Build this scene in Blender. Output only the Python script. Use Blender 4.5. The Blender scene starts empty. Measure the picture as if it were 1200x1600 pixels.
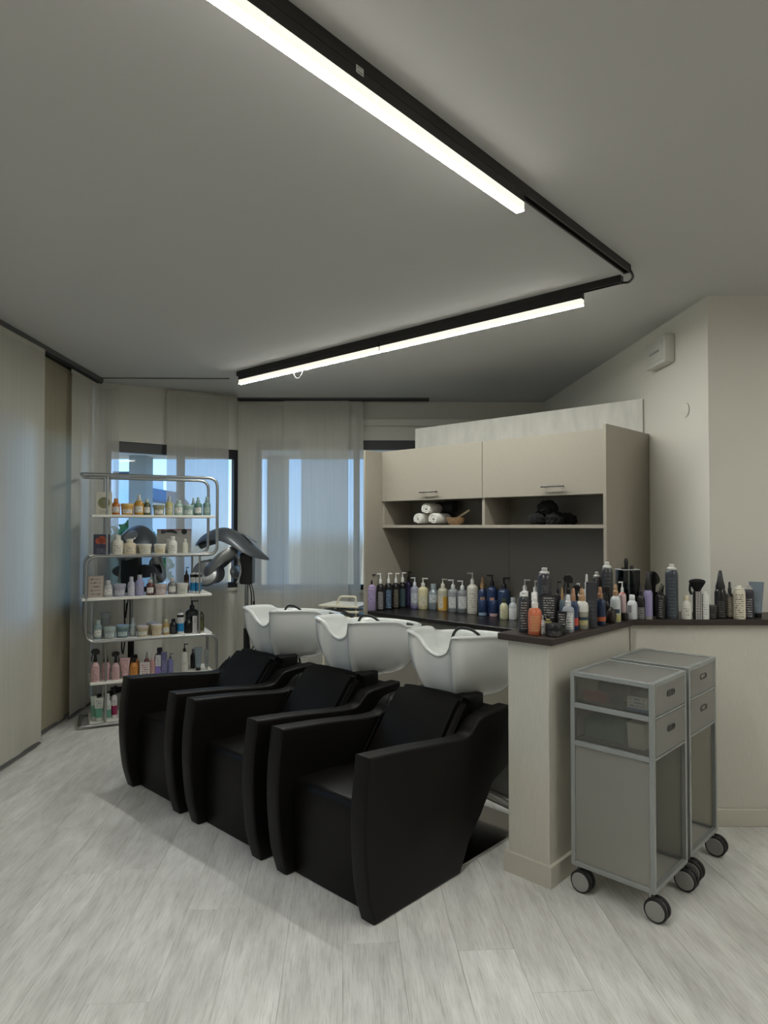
import bpy, bmesh, math, random
from mathutils import Vector, Matrix
random.seed(7)
S = bpy.context.scene
C = S.collection
PI = math.pi

# ---------------------------------------------------------------- camera, sky, exposure
F_PX, CAM_H, PITCH = 1049.0, 1.45, math.radians(1.25)
cam = bpy.data.cameras.new('camera'); cam_o = bpy.data.objects.new('camera', cam); C.objects.link(cam_o)
cam.sensor_fit = 'VERTICAL'; cam.sensor_height = 36.0; cam.lens = 36.0 * F_PX / 1600.0
cam.clip_start = 0.05; cam.clip_end = 300
cam_o.location = (0, 0, CAM_H); cam_o.rotation_euler = (PI / 2 + PITCH, 0, 0)
S.camera = cam_o
w = bpy.data.worlds.new('sky'); S.world = w; w.use_nodes = True
nt = w.node_tree; bg = nt.nodes['Background']
# clear blue daylight: paler towards the horizon, dull ground below it
tcw = nt.nodes.new('ShaderNodeTexCoord'); spw = nt.nodes.new('ShaderNodeSeparateXYZ'); rpw = nt.nodes.new('ShaderNodeValToRGB')
mpw = nt.nodes.new('ShaderNodeMapRange'); mpw.inputs[1].default_value = -1
nt.links.new(tcw.outputs['Generated'], spw.inputs[0]); nt.links.new(spw.outputs[2], mpw.inputs[0]); nt.links.new(mpw.outputs[0], rpw.inputs[0])
er = rpw.color_ramp.elements
er[0].position = .485; er[0].color = (.16, .16, .14, 1); er[1].position = .50; er[1].color = (.36, .56, .82, 1)
for ps, cl in ((.56, (.22, .45, .78, 1)), (1., (.10, .25, .60, 1))):
    e_ = er.new(ps); e_.color = cl
nt.links.new(rpw.outputs[0], bg.inputs[0]); bg.inputs[1].default_value = 2.0
S.view_settings.view_transform = 'Standard'; S.view_settings.look = 'None'
S.view_settings.exposure = 0.92; S.view_settings.gamma = 1.0; S.view_settings.use_curve_mapping = False
LED_STRENGTH, LENS_SIDE = 52.0, .45

# ---------------------------------------------------------------- materials
def lin(c): return tuple(((v / 255) / 12.92 if v / 255 <= .04045 else ((v / 255 + .055) / 1.055) ** 2.4) for v in c)
_mc = {}
def mat(rgb, rough=.5, metal=0., trans=0., emit=0., bump=0., bscale=200., coat=0., vary=0., stretch=None, spec=.5):
    k = (tuple(rgb), rough, metal, trans, emit, bump, bscale, coat, vary, stretch, spec)
    if k in _mc: return _mc[k]
    m = bpy.data.materials.new('surface'); m.use_nodes = True
    n = m.node_tree; b = n.nodes['Principled BSDF']; col = lin(rgb)
    b.inputs['Base Color'].default_value = (*col, 1); b.inputs['Roughness'].default_value = rough
    b.inputs['Metallic'].default_value = metal; b.inputs['Transmission Weight'].default_value = trans
    b.inputs['Coat Weight'].default_value = coat; b.inputs['Specular IOR Level'].default_value = spec
    if emit:
        b.inputs['Emission Color'].default_value = (*col, 1); b.inputs['Emission Strength'].default_value = emit
    if bump or vary:
        tc = n.nodes.new('ShaderNodeTexCoord'); mp = n.nodes.new('ShaderNodeMapping')
        if stretch: mp.inputs['Scale'].default_value = stretch
        n.links.new(tc.outputs['Object'], mp.inputs[0])
        nz = n.nodes.new('ShaderNodeTexNoise'); nz.inputs['Scale'].default_value = bscale; nz.inputs['Detail'].default_value = 4
        n.links.new(mp.outputs[0], nz.inputs[0])
        if bump:
            bp = n.nodes.new('ShaderNodeBump'); bp.inputs['Strength'].default_value = bump; bp.inputs['Distance'].default_value = .002
            n.links.new(nz.outputs[0], bp.inputs['Height']); n.links.new(bp.outputs[0], b.inputs['Normal'])
        if vary:
            rp = n.nodes.new('ShaderNodeValToRGB')
            rp.color_ramp.elements[0].position = .3; rp.color_ramp.elements[1].position = .7
            rp.color_ramp.elements[0].color = (*[v * (1 - vary) for v in col], 1)
            rp.color_ramp.elements[1].color = (*[min(1, v * (1 + vary)) for v in col], 1)
            n.links.new(nz.outputs[0], rp.inputs[0]); n.links.new(rp.outputs[0], b.inputs['Base Color'])
    _mc[k] = m
    return m
_pc = {}
def print_mat(base, ink, rows=6, rough=.45):
    """small printed lines too small to read: rows of broken dashes"""
    k = (tuple(base), tuple(ink), rows)
    if k in _pc: return _pc[k]
    m = bpy.data.materials.new('print'); m.use_nodes = True; n = m.node_tree; L = n.links
    b = n.nodes['Principled BSDF']; b.inputs['Roughness'].default_value = rough
    tc = n.nodes.new('ShaderNodeTexCoord'); sp = n.nodes.new('ShaderNodeSeparateXYZ'); L.new(tc.outputs['Generated'], sp.inputs[0])
    def mt(op, a, bb=None):
        x = n.nodes.new('ShaderNodeMath'); x.operation = op
        for i, v in enumerate((a, bb)):
            if v is None: continue
            if isinstance(v, (int, float)): x.inputs[i].default_value = v
            else: L.new(v, x.inputs[i])
        return x.outputs[0]
    r = mt('MULTIPLY', sp.outputs[2], rows); fr = mt('FRACT', r); fl = mt('FLOOR', r)
    row = mt('MULTIPLY', mt('GREATER_THAN', fr, .35), mt('LESS_THAN', fr, .7))
    cb = n.nodes.new('ShaderNodeCombineXYZ'); L.new(mt('MULTIPLY', sp.outputs[0], 9), cb.inputs[0]); L.new(mt('MULTIPLY', fl, 3.7), cb.inputs[1])
    nz = n.nodes.new('ShaderNodeTexNoise'); nz.inputs['Scale'].default_value = 1.3; L.new(cb.outputs[0], nz.inputs[0])
    g = mt('GREATER_THAN', nz.outputs[0], .48)
    ed = mt('MULTIPLY', mt('GREATER_THAN', sp.outputs[0], .14), mt('LESS_THAN', sp.outputs[0], .86))
    f = mt('MULTIPLY', mt('MULTIPLY', row, g), ed)
    mx = n.nodes.new('ShaderNodeMix'); mx.data_type = 'RGBA'
    mx.inputs[6].default_value = (*lin(base), 1); mx.inputs[7].default_value = (*lin(ink), 1)
    L.new(f, mx.inputs[0]); L.new(mx.outputs[2], b.inputs['Base Color'])
    _pc[k] = m
    return m
def wood_plank_mat():
    m = bpy.data.materials.new('whitewashed_plank'); m.use_nodes = True; n = m.node_tree; L = n.links
    b = n.nodes['Principled BSDF']; b.inputs['Roughness'].default_value = .42; b.inputs['Specular IOR Level'].default_value = .35
    tc = n.nodes.new('ShaderNodeTexCoord'); oi = n.nodes.new('ShaderNodeObjectInfo')
    ad = n.nodes.new('ShaderNodeVectorMath'); ad.operation = 'ADD'
    sc = n.nodes.new('ShaderNodeMath'); sc.operation = 'MULTIPLY'; sc.inputs[1].default_value = 37.0
    L.new(oi.outputs['Random'], sc.inputs[0]); cx = n.nodes.new('ShaderNodeCombineXYZ')
    for i in range(3): L.new(sc.outputs[0], cx.inputs[i])
    L.new(tc.outputs['Object'], ad.inputs[0]); L.new(cx.outputs[0], ad.inputs[1])
    def noise(scale, s, det, rough=.6):
        mp = n.nodes.new('ShaderNodeMapping'); mp.inputs['Scale'].default_value = s; L.new(ad.outputs[0], mp.inputs[0])
        z = n.nodes.new('ShaderNodeTexNoise'); z.inputs['Scale'].default_value = scale; z.inputs['Detail'].default_value = det
        z.inputs['Roughness'].default_value = rough; L.new(mp.outputs[0], z.inputs[0]); return z.outputs[0]
    a = noise(4, (4, .9, 1), 3); f = noise(24, (9, .4, 1), 5, .7)
    r1 = n.nodes.new('ShaderNodeValToRGB'); e = r1.color_ramp.elements
    e[0].position = .28; e[0].color = (*lin((198, 196, 191)), 1); e[1].position = .72; e[1].color = (*lin((229, 228, 224)), 1)
    L.new(a, r1.inputs[0])
    r2 = n.nodes.new('ShaderNodeValToRGB'); e = r2.color_ramp.elements
    e[0].position = .33; e[0].color = (.62, .61, .6, 1); e[1].position = .52; e[1].color = (1, 1, 1, 1)
    L.new(f, r2.inputs[0])
    mu = n.nodes.new('ShaderNodeMix'); mu.data_type = 'RGBA'; mu.blend_type = 'MULTIPLY'; mu.inputs[0].default_value = .62
    L.new(r1.outputs[0], mu.inputs[6]); L.new(r2.outputs[0], mu.inputs[7])
    tone = n.nodes.new('ShaderNodeMapRange'); tone.inputs[3].default_value = .93; tone.inputs[4].default_value = 1.03
    L.new(oi.outputs['Random'], tone.inputs[0])
    mu2 = n.nodes.new('ShaderNodeVectorMath'); mu2.operation = 'SCALE'; L.new(mu.outputs[2], mu2.inputs[0]); L.new(tone.outputs[0], mu2.inputs['Scale'])
    L.new(mu2.outputs[0], b.inputs['Base Color'])
    bp = n.nodes.new('ShaderNodeBump'); bp.inputs['Strength'].default_value = .15; bp.inputs['Distance'].default_value = .002
    L.new(f, bp.inputs['Height']); L.new(bp.outputs[0], b.inputs['Normal'])
    return m
def sheer_mat(rgb, clear):
    """woven sheer curtain cloth: threads that scatter and pass light, gaps that let the view through"""
    m = bpy.data.materials.new('sheer_cloth'); m.use_nodes = True; n = m.node_tree; L = n.links
    out = n.nodes['Material Output']; n.nodes.remove(n.nodes['Principled BSDF'])
    tc = n.nodes.new('ShaderNodeTexCoord'); mp = n.nodes.new('ShaderNodeMapping'); mp.inputs['Scale'].default_value = (60, 60, 1.2)
    L.new(tc.outputs['Object'], mp.inputs[0])
    nz = n.nodes.new('ShaderNodeTexNoise'); nz.inputs['Scale'].default_value = 1.0; nz.inputs['Detail'].default_value = 3; L.new(mp.outputs[0], nz.inputs[0])
    rp = n.nodes.new('ShaderNodeValToRGB'); c = lin(rgb)
    rp.color_ramp.elements[0].position = .3; rp.color_ramp.elements[0].color = (*[v * .93 for v in c], 1)
    rp.color_ramp.elements[1].position = .7; rp.color_ramp.elements[1].color = (*c, 1); L.new(nz.outputs[0], rp.inputs[0])
    d = n.nodes.new('ShaderNodeBsdfDiffuse'); t = n.nodes.new('ShaderNodeBsdfTranslucent'); tr = n.nodes.new('ShaderNodeBsdfTransparent')
    L.new(rp.outputs[0], d.inputs[0]); L.new(rp.outputs[0], t.inputs[0])
    m1 = n.nodes.new('ShaderNodeMixShader'); m1.inputs[0].default_value = .42; L.new(d.outputs[0], m1.inputs[1]); L.new(t.outputs[0], m1.inputs[2])
    m2 = n.nodes.new('ShaderNodeMixShader'); m2.inputs[0].default_value = clear; L.new(m1.outputs[0], m2.inputs[1]); L.new(tr.outputs[0], m2.inputs[2])
    L.new(m2.outputs[0], out.inputs[0])
    return m
def frost_mat(rgb=(216, 215, 210), rough=.4, clear=.56):
    """frosted polypropylene: part of the light goes through blurred, part is scattered"""
    m = bpy.data.materials.new('frosted_plastic'); m.use_nodes = True; n = m.node_tree; L = n.links
    b = n.nodes['Principled BSDF']; b.inputs['Base Color'].default_value = (*lin((226, 225, 220)), 1); b.inputs['Roughness'].default_value = .4; b.inputs['Specular IOR Level'].default_value = .3
    out = n.nodes['Material Output']; r = n.nodes.new('ShaderNodeBsdfRefraction'); r.inputs['Color'].default_value = (*lin(rgb), 1); r.inputs['Roughness'].default_value = rough; r.inputs['IOR'].default_value = 1.03
    mx = n.nodes.new('ShaderNodeMixShader'); mx.inputs[0].default_value = clear
    tl = n.nodes.new('ShaderNodeBsdfTranslucent'); tl.inputs[0].default_value = (*lin((226, 225, 220)), 1); mb = n.nodes.new('ShaderNodeMixShader'); mb.inputs[0].default_value = .45
    L.new(b.outputs[0], mb.inputs[1]); L.new(tl.outputs[0], mb.inputs[2])
    L.new(mb.outputs[0], mx.inputs[1]); L.new(r.outputs[0], mx.inputs[2]); L.new(mx.outputs[0], out.inputs[0])
    return m
def glass_mat(tint=(235, 240, 242)):
    m = bpy.data.materials.new('clear_pane'); m.use_nodes = True; n = m.node_tree; L = n.links
    out = n.nodes['Material Output']; n.nodes.remove(n.nodes['Principled BSDF'])
    tr = n.nodes.new('ShaderNodeBsdfTransparent'); tr.inputs[0].default_value = (*lin(tint), 1)
    gl = n.nodes.new('ShaderNodeBsdfGlossy'); gl.inputs[1].default_value = .02
    fr = n.nodes.new('ShaderNodeFresnel'); fr.inputs[0].default_value = 1.35
    mx = n.nodes.new('ShaderNodeMixShader'); L.new(fr.outputs[0], mx.inputs[0]); L.new(tr.outputs[0], mx.inputs[1]); L.new(gl.outputs[0], mx.inputs[2])
    L.new(mx.outputs[0], out.inputs[0])
    return m
M = dict(
    ceiling=mat((194, 193, 190), .9, bump=.05, bscale=60), wall=mat((210, 207, 197), .85, bump=.12, bscale=90),
    wall_cool=mat((212, 209, 198), .85, bump=.1, bscale=80), linen=mat((202, 199, 188), .6, bump=.3, bscale=40, vary=.05, stretch=(8, 8, .4)),
    plaster=mat((212, 210, 202), .7, bump=.3, bscale=14, vary=.09, stretch=(1, 1, .35)),
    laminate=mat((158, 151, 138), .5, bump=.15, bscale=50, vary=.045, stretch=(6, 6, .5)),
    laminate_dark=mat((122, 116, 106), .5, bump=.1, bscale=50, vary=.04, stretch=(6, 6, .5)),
    lower=mat((140, 134, 122), .5), worktop=mat((30, 28, 27), .32, bump=.05, bscale=80),
    bar=mat((50, 40, 35), .4, bump=.2, bscale=12, vary=.2, stretch=(1.2, 9, 9)),
    skirting=mat((198, 194, 181), .5), leather=mat((12, 10, 9), .42, bump=.25, bscale=420, spec=.2),
    ceramic=mat((217, 219, 216), .08, coat=.6), chrome=mat((205, 205, 203), .12, metal=1.), steel=mat((176, 177, 176), .32, metal=1.),
    black=mat((16, 16, 17), .4), rubber=mat((20, 20, 20), .6), frame_black=mat((20, 20, 25), .45), track=mat((30, 28, 27), .5),
    alu=mat((152, 156, 154), .45, metal=.25), shelf=mat((232, 229, 220), .35), grey_plastic=mat((150, 150, 147), .45),
    white=mat((232, 232, 228), .4), outside=mat((150, 156, 160), .9), towel=mat((225, 222, 216), .95, bump=.6, bscale=500),
    towel_dark=mat((52, 52, 54), .95, bump=.6, bscale=500), towel_black=mat((14, 14, 16), .95, bump=.7, bscale=420),
    dryer=mat((88, 92, 96), .36, metal=.35, coat=.2), dryer_light=mat((150, 152, 152), .28, metal=.7, coat=.2),
    rail=mat((96, 96, 96), .4, metal=.5), wood=mat((156, 124, 92), .55, vary=.15, bscale=20, stretch=(1, 8, 8)), cream=mat((214, 207, 186), .45),
    plank=wood_plank_mat(), sheer=sheer_mat((228, 226, 217), .28), sheer_side=sheer_mat((226, 223, 212), .18), sheer_dense=sheer_mat((182, 174, 152), .08),
    frost=frost_mat(), frost_clear=frost_mat((225, 224, 220), .2, .85), pane=glass_mat(), led=mat((252, 252, 246), .4, emit=LED_STRENGTH), led_far=mat((250, 252, 246), .4, emit=LED_STRENGTH * 1.25), lens=mat((255, 250, 236), .3, emit=LENS_SIDE))

# ---------------------------------------------------------------- mesh helpers
def bm_new(): return bmesh.new()
def box(bm, x0, x1, y0, y1, z0, z1, bev=0., seg=2):
    vs = [bm.verts.new(p) for p in ((x0, y0, z0), (x1, y0, z0), (x1, y1, z0), (x0, y1, z0), (x0, y0, z1), (x1, y0, z1), (x1, y1, z1), (x0, y1, z1))]
    fs = [bm.faces.new([vs[i] for i in f]) for f in ((3, 2, 1, 0), (4, 5, 6, 7), (0, 1, 5, 4), (1, 2, 6, 5), (2, 3, 7, 6), (3, 0, 4, 7))]
    if bev:
        es = list({e for f in fs for e in f.edges})
        bmesh.ops.bevel(bm, geom=es, offset=bev, segments=seg, affect='EDGES', profile=.5)
    return bm
def lathe(bm, prof, seg=20, cx=0., cy=0., sx=1., sy=1., cap=True):
    rings = []
    for r, z in prof:
        if r < 1e-6: rings.append([bm.verts.new((cx, cy, z))])
        else: rings.append([bm.verts.new((cx + sx * r * math.cos(2 * PI * i / seg), cy + sy * r * math.sin(2 * PI * i / seg), z)) for i in range(seg)])
    for a, b in zip(rings, rings[1:]):
        for i in range(seg):
            j = (i + 1) % seg
            if len(a) == 1 and len(b) == 1: continue
            if len(a) == 1: bm.faces.new((a[0], b[j], b[i])[::-1])
            elif len(b) == 1: bm.faces.new((a[i], a[j], b[0]))
            else: bm.faces.new((a[i], a[j], b[j], b[i]))
    if cap:
        if len(rings[0]) > 1: bm.faces.new(rings[0][::-1])
        if len(rings[-1]) > 1: bm.faces.new(rings[-1])
    return bm
def tube(bm, pts, r, seg=10, closed=False, sq=False):
    pts = [Vector(p) for p in pts]; n = len(pts); rings = []
    up = None
    for i, p in enumerate(pts):
        a = pts[i - 1] if (i or closed) else p; b = pts[(i + 1) % n] if (i < n - 1 or closed) else p
        t = (b - a).normalized()
        if up is None:
            up = Vector((0, 0, 1)) if abs(t.z) < .9 else Vector((0, 1, 0))
        up = (up - t * up.dot(t)).normalized(); s = t.cross(up)
        rr = r[i] if isinstance(r, (list, tuple)) else r
        rings.append([bm.verts.new(p + (up * math.sin(2 * PI * (k + (.5 if sq else 0)) / seg) + s * math.cos(2 * PI * (k + (.5 if sq else 0)) / seg)) * rr) for k in range(seg)])
    m = n if closed else n - 1
    for i in range(m):
        A, B = rings[i], rings[(i + 1) % n]
        for k in range(seg):
            l = (k + 1) % seg; bm.faces.new((A[k], B[k], B[l], A[l]))
    if not closed:
        bm.faces.new(rings[0]); bm.faces.new(rings[-1][::-1])
    return bm
def rounded(pts, rad, n=6):
    """polyline with its corners rounded"""
    pts = [Vector(p) for p in pts]; out = [pts[0]]
    for a, b, c in zip(pts, pts[1:], pts[2:]):
        u, v = (a - b), (c - b); r = min(rad, u.length * .49, v.length * .49)
        p0, p1 = b + u.normalized() * r, b + v.normalized() * r
        for i in range(n + 1):
            t = i / n; out.append(p0 * (1 - t) ** 2 + b * 2 * t * (1 - t) + p1 * t * t)
    out.append(pts[-1]); return out
def prism(bm, prof, x0, x1, bev=0., seg=2, axis='x'):
    """closed outline (a, b) extruded along one axis"""
    f3 = {'x': lambda e, a, b: (e, a, b), 'y': lambda e, a, b: (a, e, b), 'z': lambda e, a, b: (a, b, e)}[axis]
    A = [bm.verts.new(f3(x0, *p)) for p in prof]; B = [bm.verts.new(f3(x1, *p)) for p in prof]
    n = len(prof); fs = [bm.faces.new(A[::-1]), bm.faces.new(B)]
    for i in range(n): bm.faces.new((A[i], A[(i + 1) % n], B[(i + 1) % n], B[i]))
    bmesh.ops.recalc_face_normals(bm, faces=bm.faces[:])
    if bev:
        es = [e for f in fs for e in f.edges]
        bmesh.ops.bevel(bm, geom=es, offset=bev, segments=seg, affect='EDGES', profile=.5)
    return bm
def obj(name, bm, m, parent=None, smooth=True, angle=40, loc=None, rotz=0.):
    bmesh.ops.recalc_face_normals(bm, faces=bm.faces[:])
    me = bpy.data.meshes.new(name); bm.to_mesh(me); bm.free()
    if smooth:
        for p in me.polygons: p.use_smooth = True
        try: me.set_sharp_from_angle(angle=math.radians(angle))
        except Exception: pass
    me.materials.append(m); o = bpy.data.objects.new(name, me); C.objects.link(o)
    if parent is not None: o.parent = parent
    if loc is not None: o.location = loc
    o.rotation_euler = (0, 0, rotz)
    return o
def thing(name, label, cat, loc=(0, 0, 0), rotz=0., group=None):
    o = bpy.data.objects.new(name, None); C.objects.link(o); o.empty_display_size = .05
    o.location = loc; o.rotation_euler = (0, 0, rotz); o['label'] = label; o['category'] = cat
    if group: o['group'] = group
    return o
def tag(o, label, cat, group=None):
    o['label'] = label; o['category'] = cat
    if group: o['group'] = group
    return o
def struct(name, bm, m, parent=None, label=None, **kw):
    o = obj(name, bm, m, parent, smooth=kw.pop('smooth', False), **kw)
    if parent is None: o['kind'] = 'structure'
    if label: o['label'] = label
    return o
def dup(root, loc, rotz, label, group=None):
    r = root.copy(); C.objects.link(r); r.location = loc; r.rotation_euler = (0, 0, rotz); r['label'] = label
    if group: r['group'] = group
    for ch in list(root.children):
        c = ch.copy(); C.objects.link(c); c.parent = r
        for g in ch.children:
            d = g.copy(); C.objects.link(d); d.parent = c
    return r
def onplane(x, y, z):
    """where the sight line through a photo point meets the level z"""
    a, b = (x - 600) / F_PX, -(y - 800) / F_PX
    fy, fz = math.cos(PITCH) - b * math.sin(PITCH), math.sin(PITCH) + b * math.cos(PITCH)
    t = (z - CAM_H) / fz
    return Vector((a * t, fy * t, z))
# the furniture stands turned 43.6 degrees to the room: p runs along the row of chairs, q away from their fronts
UX, UY, VX, VY = .7237, -.690, .690, .7237
FR = math.atan2(UY, UX)
def PQ(p, q, z=0.): return Vector((p * UX + q * VX, p * UY + q * VY, z))

# ---------------------------------------------------------------- room shell
H = 2.68
def wall_strip(name, a, b, z0, z1, m, th=.12, out=1, holes=()):
    """upright slab from a to b; holes are (s0, s1, z0, z1) along it"""
    a, b = Vector(a), Vector(b); d = b - a; L = d.length; ang = math.atan2(d.y, d.x)
    bm = bm_new(); ss = sorted({0, L} | {h[0] for h in holes} | {h[1] for h in holes}); t0, t1 = (0, th) if out > 0 else (-th, 0)
    for s0, s1 in zip(ss, ss[1:]):
        zs = [(z0, z1)]
        for h in holes:
            if h[0] <= s0 + 1e-6 and s1 <= h[1] + 1e-6: zs = [(z0, h[2]), (h[3], z1)]
        for q0, q1 in zs:
            if q1 > q0: box(bm, s0, s1, t0, t1, q0, q1)
    return struct(name, bm, m, loc=(a.x, a.y, 0), rotz=ang)
# floor: a slab with whitewashed planks laid on it, each plank its own piece
bm = bm_new(); box(bm, -2.6, 3.3, -2.7, 6.7, -.06, -.012)
floor = struct('floor', bm, mat((120, 116, 110), .8))
bm = bm_new(); box(bm, -2.55, 3.25, -2.65, 2.0, -.012, -.0006); obj('floor_covering', bm, M['plank'], floor, smooth=False)
pa = math.radians(3.5); PW, PL = .196, 1.22
bm = bm_new(); box(bm, -PW / 2 + .0003, PW / 2 - .0003, -PL / 2 + .0004, PL / 2 - .0004, -.012, 0, .0008, 1)
plank0 = None
for i in range(-16, 19):
    off = random.random() * PL
    for j in range(-1, 6):
        u, v = i * PW, 1.6 + j * PL + off - .6
        x, y = u * math.cos(pa) - v * math.sin(pa) + .1, u * math.sin(pa) + v * math.cos(pa)
        if y < .9 or y > 6.9 or x < -2.75 or x > 2.5: continue
        if (y > 4.2 and x > 2.0): continue
        if plank0 is None: plank0 = obj('plank', bm, M['plank'], floor, smooth=False); o = plank0
        else: o = plank0.copy(); C.objects.link(o)
        o.location = (x, y, 0); o.rotation_euler = (0, 0, pa)
# ceiling with the raised corner over the slanted window
A_, B_, C_ = (-2.40, 5.52), (-1.283, 5.54), (-1.40, 6.42)
bm = bm_new()
for poly in ([(-2.6, -2.7), (3.3, -2.7), (3.3, 3.7), (1.75, 3.7), (1.75, 5.5), B_, A_, (-2.6, 5.52)], [B_, (1.75, 5.5), (1.75, 6.75), (-1.45, 6.75), C_]):
    lo = [bm.verts.new((x, y, H)) for x, y in poly]; hi = [bm.verts.new((x, y, H + .14)) for x, y in poly]; n = len(poly)
    bm.faces.new(lo[::-1]); bm.faces.new(hi)
    for i in range(n): bm.faces.new((lo[i], lo[(i + 1) % n], hi[(i + 1) % n], hi[i]))
ceiling = struct('ceiling', bm, M['ceiling'])
bm = bm_new(); pts = [(-2.6, 5.50, H + .004), (*B_, H + .004), (-1.42, 6.75, H + .062), (-2.6, 6.75, H + .062)]
lo = [bm.verts.new(p) for p in pts]; hi = [bm.verts.new((p[0], p[1], p[2] + .05)) for p in pts]
bm.faces.new(lo[::-1]); bm.faces.new(hi)
for i in range(4): bm.faces.new((lo[i], lo[(i + 1) % 4], hi[(i + 1) % 4], hi[i]))
obj('sloped_panel', bm, M['ceiling'], ceiling, smooth=False)
bm = bm_new(); a_, b_ = Vector(A_), Vector(B_); d_ = b_ - a_; box(bm, 0, d_.length, -.008, .008, H - .007, H + .002)
struct('shadow_gap_strip', bm, mat((92, 90, 84), .6), loc=(A_[0], A_[1], 0), rotz=math.atan2(d_.y, d_.x))  # dark coloured strip stands in for the shadow gap along the ceiling crease
# walls
WC = (1.722, 3.55)
wall_strip('wall_right_return', (1.578, 6.62), WC, 0, H, M['wall_cool'], .12, 1)
wall_strip('wall_right', WC, (3.3, 3.55), 0, H, M['wall'], .12, 1)
wall_strip('wall_right_low', (1.202, 3.29), (3.3, 3.29), 0, .972, M['linen'], .25, 1)
wall_strip('wall_east', (3.2, 3.5), (3.2, -2.7), 0, H, M['wall'], .1, 1)
wall_strip('wall_rear', (3.2, -2.6), (-2.5, -2.6), 0, H, M['wall'], .1, 1)
LW0, LW1 = (-2.36, -2.6), (-2.50, 5.75)
wall_strip('wall_left', LW0, LW1, 0, H, M['wall'], .1, 1, [(5.1, 6.35, .85, 2.24), (6.55, 8.0, .85, 2.24)])
SW0, SW1 = Vector((-2.49, 5.75)), Vector((-1.40, 6.58))
wall_strip('wall_slant', SW0, SW1, 0, H + .1, M['wall'], .1, 1, [(.10, 1.352, .86, 2.2)])
wall_strip('wall_back', (-1.40, 6.58), (1.60, 6.62), 0, H + .1, M['wall'], .1, 1, [(.14, 1.95, .83, 2.30)])
# baseboards
def skirt(name, a, b):
    a, b = Vector(a), Vector(b); d = b - a
    bm = bm_new(); box(bm, 0, d.length, -.016, 0, 0, .085, .003, 1); struct(name, bm, M['skirting'], loc=(a.x, a.y, 0), rotz=math.atan2(d.y, d.x))
skirt('baseboard_right', (1.19, 3.29), (3.2, 3.29))
# half wall in front of the counter end
HW0, HW1, HQ = -1.598, -1.405, 2.44
bm = bm_new(); box(bm, HW0, HW1, HQ, 3.30, 0, .972, .002, 1); hw = struct('wall_half', bm, M['linen'], rotz=FR)
bm = bm_new()
o4 = [(HW0 - .016, HQ - .016), (HW1 + .016, HQ - .016), (HW1 + .016, 3.18), (HW1, 3.18), (HW1, HQ), (HW0, HQ), (HW0, 3.3), (HW0 - .016, 3.3)]
prism(bm, o4, 0, .085, axis='z'); struct('baseboard_half', bm, M['skirting'], rotz=FR)
# dark bar top running round both low walls
bm = bm_new()
c1 = PQ(HW0 - .03, HQ - .032); c2 = PQ(HW1 + .032, HQ - .032); yb = 3.29 - .032
tt = (yb - c2.y) / VY; c3 = Vector((c2.x + VX * tt, yb)); c6 = PQ(HW0 - .03, 3.36)
ol = [(c1.x, c1.y), (c2.x, c2.y), (c3.x, c3.y), (3.19, yb), (3.19, 3.545), (1.70, 3.545), (c6.x + .12, c6.y + .08), (c6.x, c6.y)]
prism(bm, ol, .972, 1.0, .003, 1, axis='z')
bar = obj('bar_top', bm, M['bar'], None, smooth=False)
tag(bar, 'dark brown wooden bar top crowded with hair products', 'bar top')
# emergency light and blank cover on the return wall
t = thing('emergency_light', 'white rectangular emergency light high on the right hand wall', 'light', (1.697, 4.04, 2.5), math.radians(92.7))
bm = bm_new(); box(bm, -.13, .13, .0, .06, -.082, .082, .004); obj('housing', bm, mat((206, 204, 196), .45), t)
bm = bm_new(); box(bm, -.11, .11, .058, .063, -.06, .06, .002); obj('diffuser', bm, mat((196, 195, 188), .3), t)
bm = bm_new(); box(bm, -.06, .06, .064, .070, -.006, .004, .001, 1); obj('light_slot', bm, mat((160, 160, 156), .4), t)
bm = bm_new(); lathe(bm, [(.0, 0), (.042, 0), (.042, .003), (.038, .005), (0, .005)], 28)
bmesh.ops.rotate(bm, verts=bm.verts[:], cent=(0, 0, 0), matrix=Matrix.Rotation(-PI / 2, 3, 'Y'))
o = obj('wall_cover', bm, M['wall_cool'], None, loc=(1.7085, 3.79, 2.11), rotz=math.radians(2.7)); tag(o, 'round blank cover plate on the pale wall above the bar', 'cover plate')

# ---------------------------------------------------------------- windows and what lies outside
def window(name, a, b, s0, s1, z0, z1, mull, off=.05, head=.09):
    a, b = Vector(a), Vector(b); d = b - a; ang = math.atan2(d.y, d.x)
    root = bm_new(); f = .05
    box(root, s0, s1, off - .03, off + .03, z1 - head, z1); box(root, s0, s1, off - .03, off + .03, z0, z0 + f)
    box(root, s0, s0 + f, off - .03, off + .03, z0 + f, z1 - head); box(root, s1 - f, s1, off - .03, off + .03, z0 + f, z1 - head)
    for mx in mull: box(root, mx - .03, mx + .03, off - .03, off + .03, z0 + f, z1 - head)
    w_ = struct(name, root, M['frame_black'], loc=(a.x, a.y, 0), rotz=ang)
    xs = [s0 + f] + list(mull) + [s1 - f]
    for x0, x1 in zip(xs, xs[1:]):
        p = bm_new(); box(p, x0 + .03, x1 - .03, off - .004, off + .004, z0 + f, z1 - head); obj('pane', p, M['pane'], w_, smooth=False)
    bm = bm_new(); box(bm, s0, s1, -.03, .02, z0 - .03, z0, .004, 1); obj('sill', bm, M['skirting'], w_, smooth=False)
    return w_
window('window_1', SW0, SW1, .10, 1.352, .86, 2.2, [.78])
window('window_2', (-1.40, 6.58), (1.60, 6.62), .14, 1.95, .83, 2.30, [1.13])
window('window_3', LW0, LW1, 5.1, 6.35, .85, 2.24, [])
window('window_4', LW0, LW1, 6.55, 8.0, .85, 2.24, [7.3])
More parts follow.
